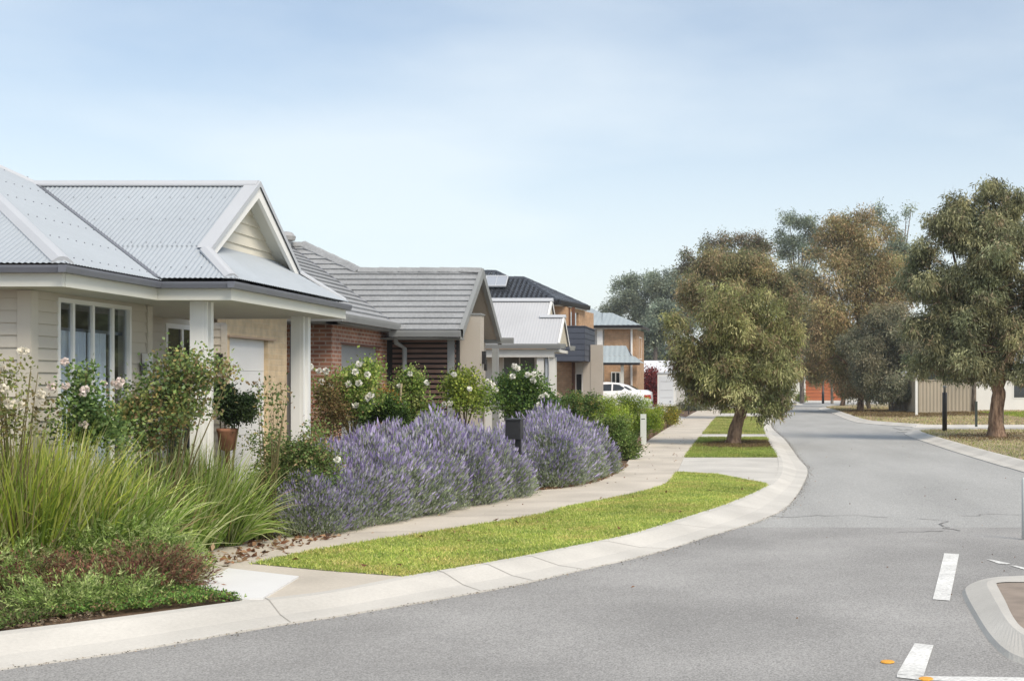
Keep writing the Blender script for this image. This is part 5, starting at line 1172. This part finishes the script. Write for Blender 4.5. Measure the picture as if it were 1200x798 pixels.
# strappy grasses on the left
def tuft(base,n,Ln,W,pal,wts,droop,label,spread=.12,lean=1.0,z=0,group='strappy grass clumps at the bend',name='grass_clump'):
    a=rng.uniform(0,2*math.pi,n); r_=spread*np.sqrt(rng.random(n)); C=np.c_[np.cos(a)*r_,np.sin(a)*r_,np.zeros(n)]
    fan=rng.random(n)<.55; t=np.where(fan,rng.random(n)**.75*1.12,np.abs(rng.normal(0,.38,n)))*lean; D=np.c_[np.cos(a)*np.sin(t),np.sin(a)*np.sin(t),np.cos(t)]+rng.normal(0,.05,(n,3))
    col=palette(n,pal,wts,.16)*rng.uniform(.82,1.12); dr_=rng.random(n)<.06; col[dr_]=palette(int(dr_.sum()),[(.50,.40,.22),(.38,.28,.15)],None,.1); tip=col*.75+np.array([.16,.14,.05])*.6
    V,Fq,cc=ribbons(C,D,Ln*rng.uniform(.55,1.08,n),W*rng.uniform(.7,1.3,n),col,6,droop*rng.uniform(.4,1.6,n),tipcol=tip)
    V[:,2]=np.maximum(V[:,2],.01); o=npmesh(name,V,Fq,LEAF,cc,None,(base[0],base[1],z)); return tag(o,label,'ornamental grass',group)
TG=[(.28,.44,.09),(.44,.57,.16),(.12,.20,.04),(.62,.68,.36),(.18,.30,.05)]
TY=[(.50,.60,.09),(.66,.71,.19),(.28,.40,.06),(.72,.70,.36),(.16,.25,.04)]
for px,Y,n,Ln,pal,dr,sp,lb in ((-30,10.2,900,1.05,TY,.7,.30,'yellow-green grass clump cut by the left edge of the view'),(35,10.4,1000,1.08,TY,.75,.30,'tall yellow-green grass clump below the cream-flowered rose'),
   (85,10.7,900,1.0,TY,.85,.25,'yellow-green grass clump in front of the pink-flowered rose'),(118,10.7,1000,.98,TG,1.25,.22,'wide arching grass clump with blades fanning over the brown-tipped juniper'),
   (150,11.0,700,.95,TG,1.0,.2,'mid-green grass clump behind the wide arching one'),(212,12.0,520,.82,TG,.9,.12,'upright dark green grass clump standing in the fallen leaves at the path end'),
   (232,12.4,800,.95,TG,.8,.17,'grass clump behind the upright dark one, below the near porch column'),(266,12.75,820,.92,TG,1.1,.14,'tall fountain-shaped grass clump at the path, left of the low rose'),
   (296,13.3,420,.62,TG,1.3,.12,'smaller spreading grass clump against the low green rose'),(180,12.3,650,1.0,TG,.8,.2,'back grass clump under the large sprawling rose'),(5,10.9,700,1.0,TY,.6,.3,'back grass clump against the weatherboard corner')):
    ln_={-30:(1.2,.42),35:(1.2,.45),85:(1.18,.5),118:(.95,.95),150:(1.05,.6),212:(.95,.55),232:(1.12,.5),266:(1.0,.78),296:(.8,.8),180:(1.15,.45),5:(1.2,.4)}[px]
    tuft((XA(px,Y),Y),int(n*.8),Ln*ln_[0],.0165,pal,None,dr,lb,sp,lean=ln_[1])
# creeping juniper, green and scorched brown
def juniper(px,py,r_,h_,n,pal,label):
    b=G(px,py); m_=n; a=rng.uniform(0,6.283,m_); q=np.sqrt(rng.random(m_)); C=np.c_[np.cos(a)*q*r_,np.sin(a)*q*r_*.8,np.zeros(m_)]; C[:,2]=h_*(1-q**2)*rng.uniform(.4,1,m_)+.02
    D=np.c_[np.cos(a)*.8,np.sin(a)*.8,rng.uniform(.1,1.0,m_)]+rng.normal(0,.35,(m_,3)); base=palette(m_,pal,None,.2)
    per=14; i=np.repeat(np.arange(m_),per); s=rng.uniform(0,.22,(m_*per,1)); Du=unit(D)
    P=C[i]+Du[i]*s; LD=Du[i]+rng.normal(0,.55,(m_*per,3)); V,Fq,cc=leaves(P,LD,rng.uniform(.025,.05,m_*per),.010,base[i]*(1+.15*rng.standard_normal((m_*per,1))).clip(.5,1.5),.2)
    V[:,2]=np.maximum(V[:,2],.008)
    return tag(npmesh('juniper',V,Fq,LEAF,cc,None,(b[0],b[1],0)),label,'juniper','creeping junipers by the kerb')
JG=[(.28,.40,.11),(.38,.49,.16),(.48,.56,.24),(.17,.25,.07)]; JB=[(.27,.13,.09),(.36,.19,.12),(.20,.19,.09),(.17,.08,.06),(.27,.26,.12)]
juniper(20,680,.75,.62,1500,JG,'grey-green creeping juniper mound at the left edge'); juniper(88,675,.72,.56,1500,JG,'grey-green juniper mound below the wide arching grass clump')
juniper(152,680,.5,.42,950,JG,'dark green juniper spreading towards the path end'); juniper(28,698,.42,.24,480,JB,'scorched brown juniper patch near the left edge'); juniper(172,691,.36,.24,560,JB,'reddish brown juniper patch above the low green ground cover')
juniper(104,698,.3,.18,240,JB,'brown and green juniper patch between the two scorched ones'); juniper(66,714,.26,.12,200,JG,'small green juniper tuft between the brown patches near the kerb'); juniper(138,706,.22,.10,160,JG,'little juniper tuft just above the bright ground cover'); juniper(-40,700,.6,.4,500,JG,'juniper mound mostly beyond the left edge of the view')
def gcover(name,poly,n,per,pal,h=.05):
    q=scatter(poly,n); i=np.repeat(np.arange(n),per); P=np.c_[q[i]+rng.normal(0,.02,(n*per,2)),rng.uniform(.01,h,n*per)]; c=palette(n,pal,None,.2)[i]
    V,Fq,cc=leaves(P,np.c_[rng.normal(0,1,(n*per,2)),rng.uniform(.2,1.2,n*per)],rng.uniform(.015,.035,n*per),.014,c,.2); return tag(npmesh(name,V,Fq,LEAF,cc),kind='stuff')
gp=[G(x,y) for x,y in ((60,724),(280,704.5),(235,694),(200,688),(120,700),(60,712))]; gcover('ground_cover',gp,1500,7,[(.13,.27,.06),(.20,.35,.08),(.28,.38,.10),(.10,.18,.05),(.24,.17,.09)],.06)
gp=[G(x,y) for x,y in ((-60,745),(0,739),(60,726),(110,705),(-60,715))]; gcover('ground_cover',gp,1500,8,[(.12,.19,.05),(.17,.23,.07),(.16,.13,.07)],.05)
gp=[G(x,y) for x,y in ((-60,748),(0,740),(120,727),(140,705),(-60,700))]; q=scatter(gp,1500); litter('fallen_leaves',q,[(.22,.16,.10),(.30,.24,.17),(.15,.10,.07)],.03)
gp=[G(x,y) for x,y in ((588,586),(614,575),(606,571),(585,580))]; q=scatter(gp,300); litter('gravel',q,[(.55,.50,.45),(.40,.36,.32)],.03)


hz_=nmat('haze_air',(1,1,1)); nt=hz_.node_tree; nt.nodes.remove(nt.nodes['Principled BSDF']); pv=nt.nodes.new('ShaderNodeVolumePrincipled'); pv.inputs['Density'].default_value=.00045; pv.inputs['Color'].default_value=(.86,.91,1,1); pv.inputs['Anisotropy'].default_value=.2
nt.links.new(pv.outputs[0],nt.nodes['Material Output'].inputs['Volume'])
for l_ in list(nt.links):
    if l_.to_socket.name=='Surface': nt.links.remove(l_)
m=MB(); m.box(-920,-80,-1.2,920,1520,26); tag(m.build('haze',hz_),kind='stuff')
# ------------------------------------------------------------------ light, sky, camera
w = bpy.data.worlds.new('World'); SC.world = w; w.use_nodes = True
nt=w.node_tree; N=nt.nodes; L=nt.links; bg=N['Background']
sky=N.new('ShaderNodeTexSky'); sky.sky_type='NISHITA'; sky.sun_disc=False
SE, SA = R(48), R(136)            # elevation; azimuth clockwise from +Y
sky.sun_elevation=SE; sky.sun_rotation=SA; sky.air_density=1.0; sky.dust_density=1.2; sky.ozone_density=1.0
tc=N.new('ShaderNodeTexCoord'); mp=N.new('ShaderNodeMapping'); mp.inputs['Scale'].default_value=(1.2,1.2,4.0); L.new(tc.outputs['Generated'],mp.inputs['Vector'])
nz=N.new('ShaderNodeTexNoise'); nz.inputs['Scale'].default_value=1.6; nz.inputs['Detail'].default_value=6; nz.inputs['Roughness'].default_value=.5; L.new(mp.outputs[0],nz.inputs['Vector'])
rr=N.new('ShaderNodeMapRange'); rr.inputs[1].default_value=.38; rr.inputs[2].default_value=.68; rr.inputs[3].default_value=.16; rr.inputs[4].default_value=.62; L.new(nz.outputs['Fac'],rr.inputs[0])
mx=N.new('ShaderNodeMix'); mx.data_type='RGBA'; L.new(rr.outputs[0],mx.inputs['Factor']); L.new(sky.outputs[0],mx.inputs[6]); mx.inputs[7].default_value=(6.05,6.65,7.05,1)
L.new(mx.outputs[2],bg.inputs['Color'])
sp_=N.new('ShaderNodeSeparateXYZ'); L.new(tc.outputs['Generated'],sp_.inputs[0])
hz=N.new('ShaderNodeMapRange'); hz.inputs[1].default_value=0; hz.inputs[2].default_value=.30; hz.inputs[3].default_value=.85; hz.inputs[4].default_value=0; L.new(sp_.outputs['Z'],hz.inputs[0])
mxx=N.new('ShaderNodeMath'); mxx.operation='MAXIMUM'; L.new(rr.outputs[0],mxx.inputs[0]); L.new(hz.outputs[0],mxx.inputs[1]); L.new(mxx.outputs[0],mx.inputs['Factor']); bg.inputs['Strength'].default_value=.098
sl=bpy.data.lights.new('sun','SUN'); sl.energy=2.0; sl.angle=R(26); sl.color=(1,.92,.80)
so=bpy.data.objects.new('sun',sl); COL.objects.link(so)
dv=Vector((math.sin(SA)*math.cos(SE),math.cos(SA)*math.cos(SE),math.sin(SE))); so.rotation_euler=dv.to_track_quat('Z','Y').to_euler()
cam=bpy.data.cameras.new('camera'); co=bpy.data.objects.new('camera',cam); COL.objects.link(co); SC.camera=co
co.location=(0,0,H); co.rotation_euler=(R(90),0,0); cam.sensor_width=36; cam.lens=F/1200*36
cam.shift_x=(600-PX)/1200; cam.shift_y=(PY-399)/1200; cam.clip_end=3000
SC.view_settings.view_transform='Standard'; SC.view_settings.look='None'; SC.view_settings.exposure=.76; SC.view_settings.gamma=1; SC.view_settings.use_white_balance=True; SC.view_settings.white_balance_temperature=6800; SC.view_settings.white_balance_tint=10
SC.cycles.max_bounces=6; SC.cycles.diffuse_bounces=3; SC.cycles.transparent_max_bounces=12
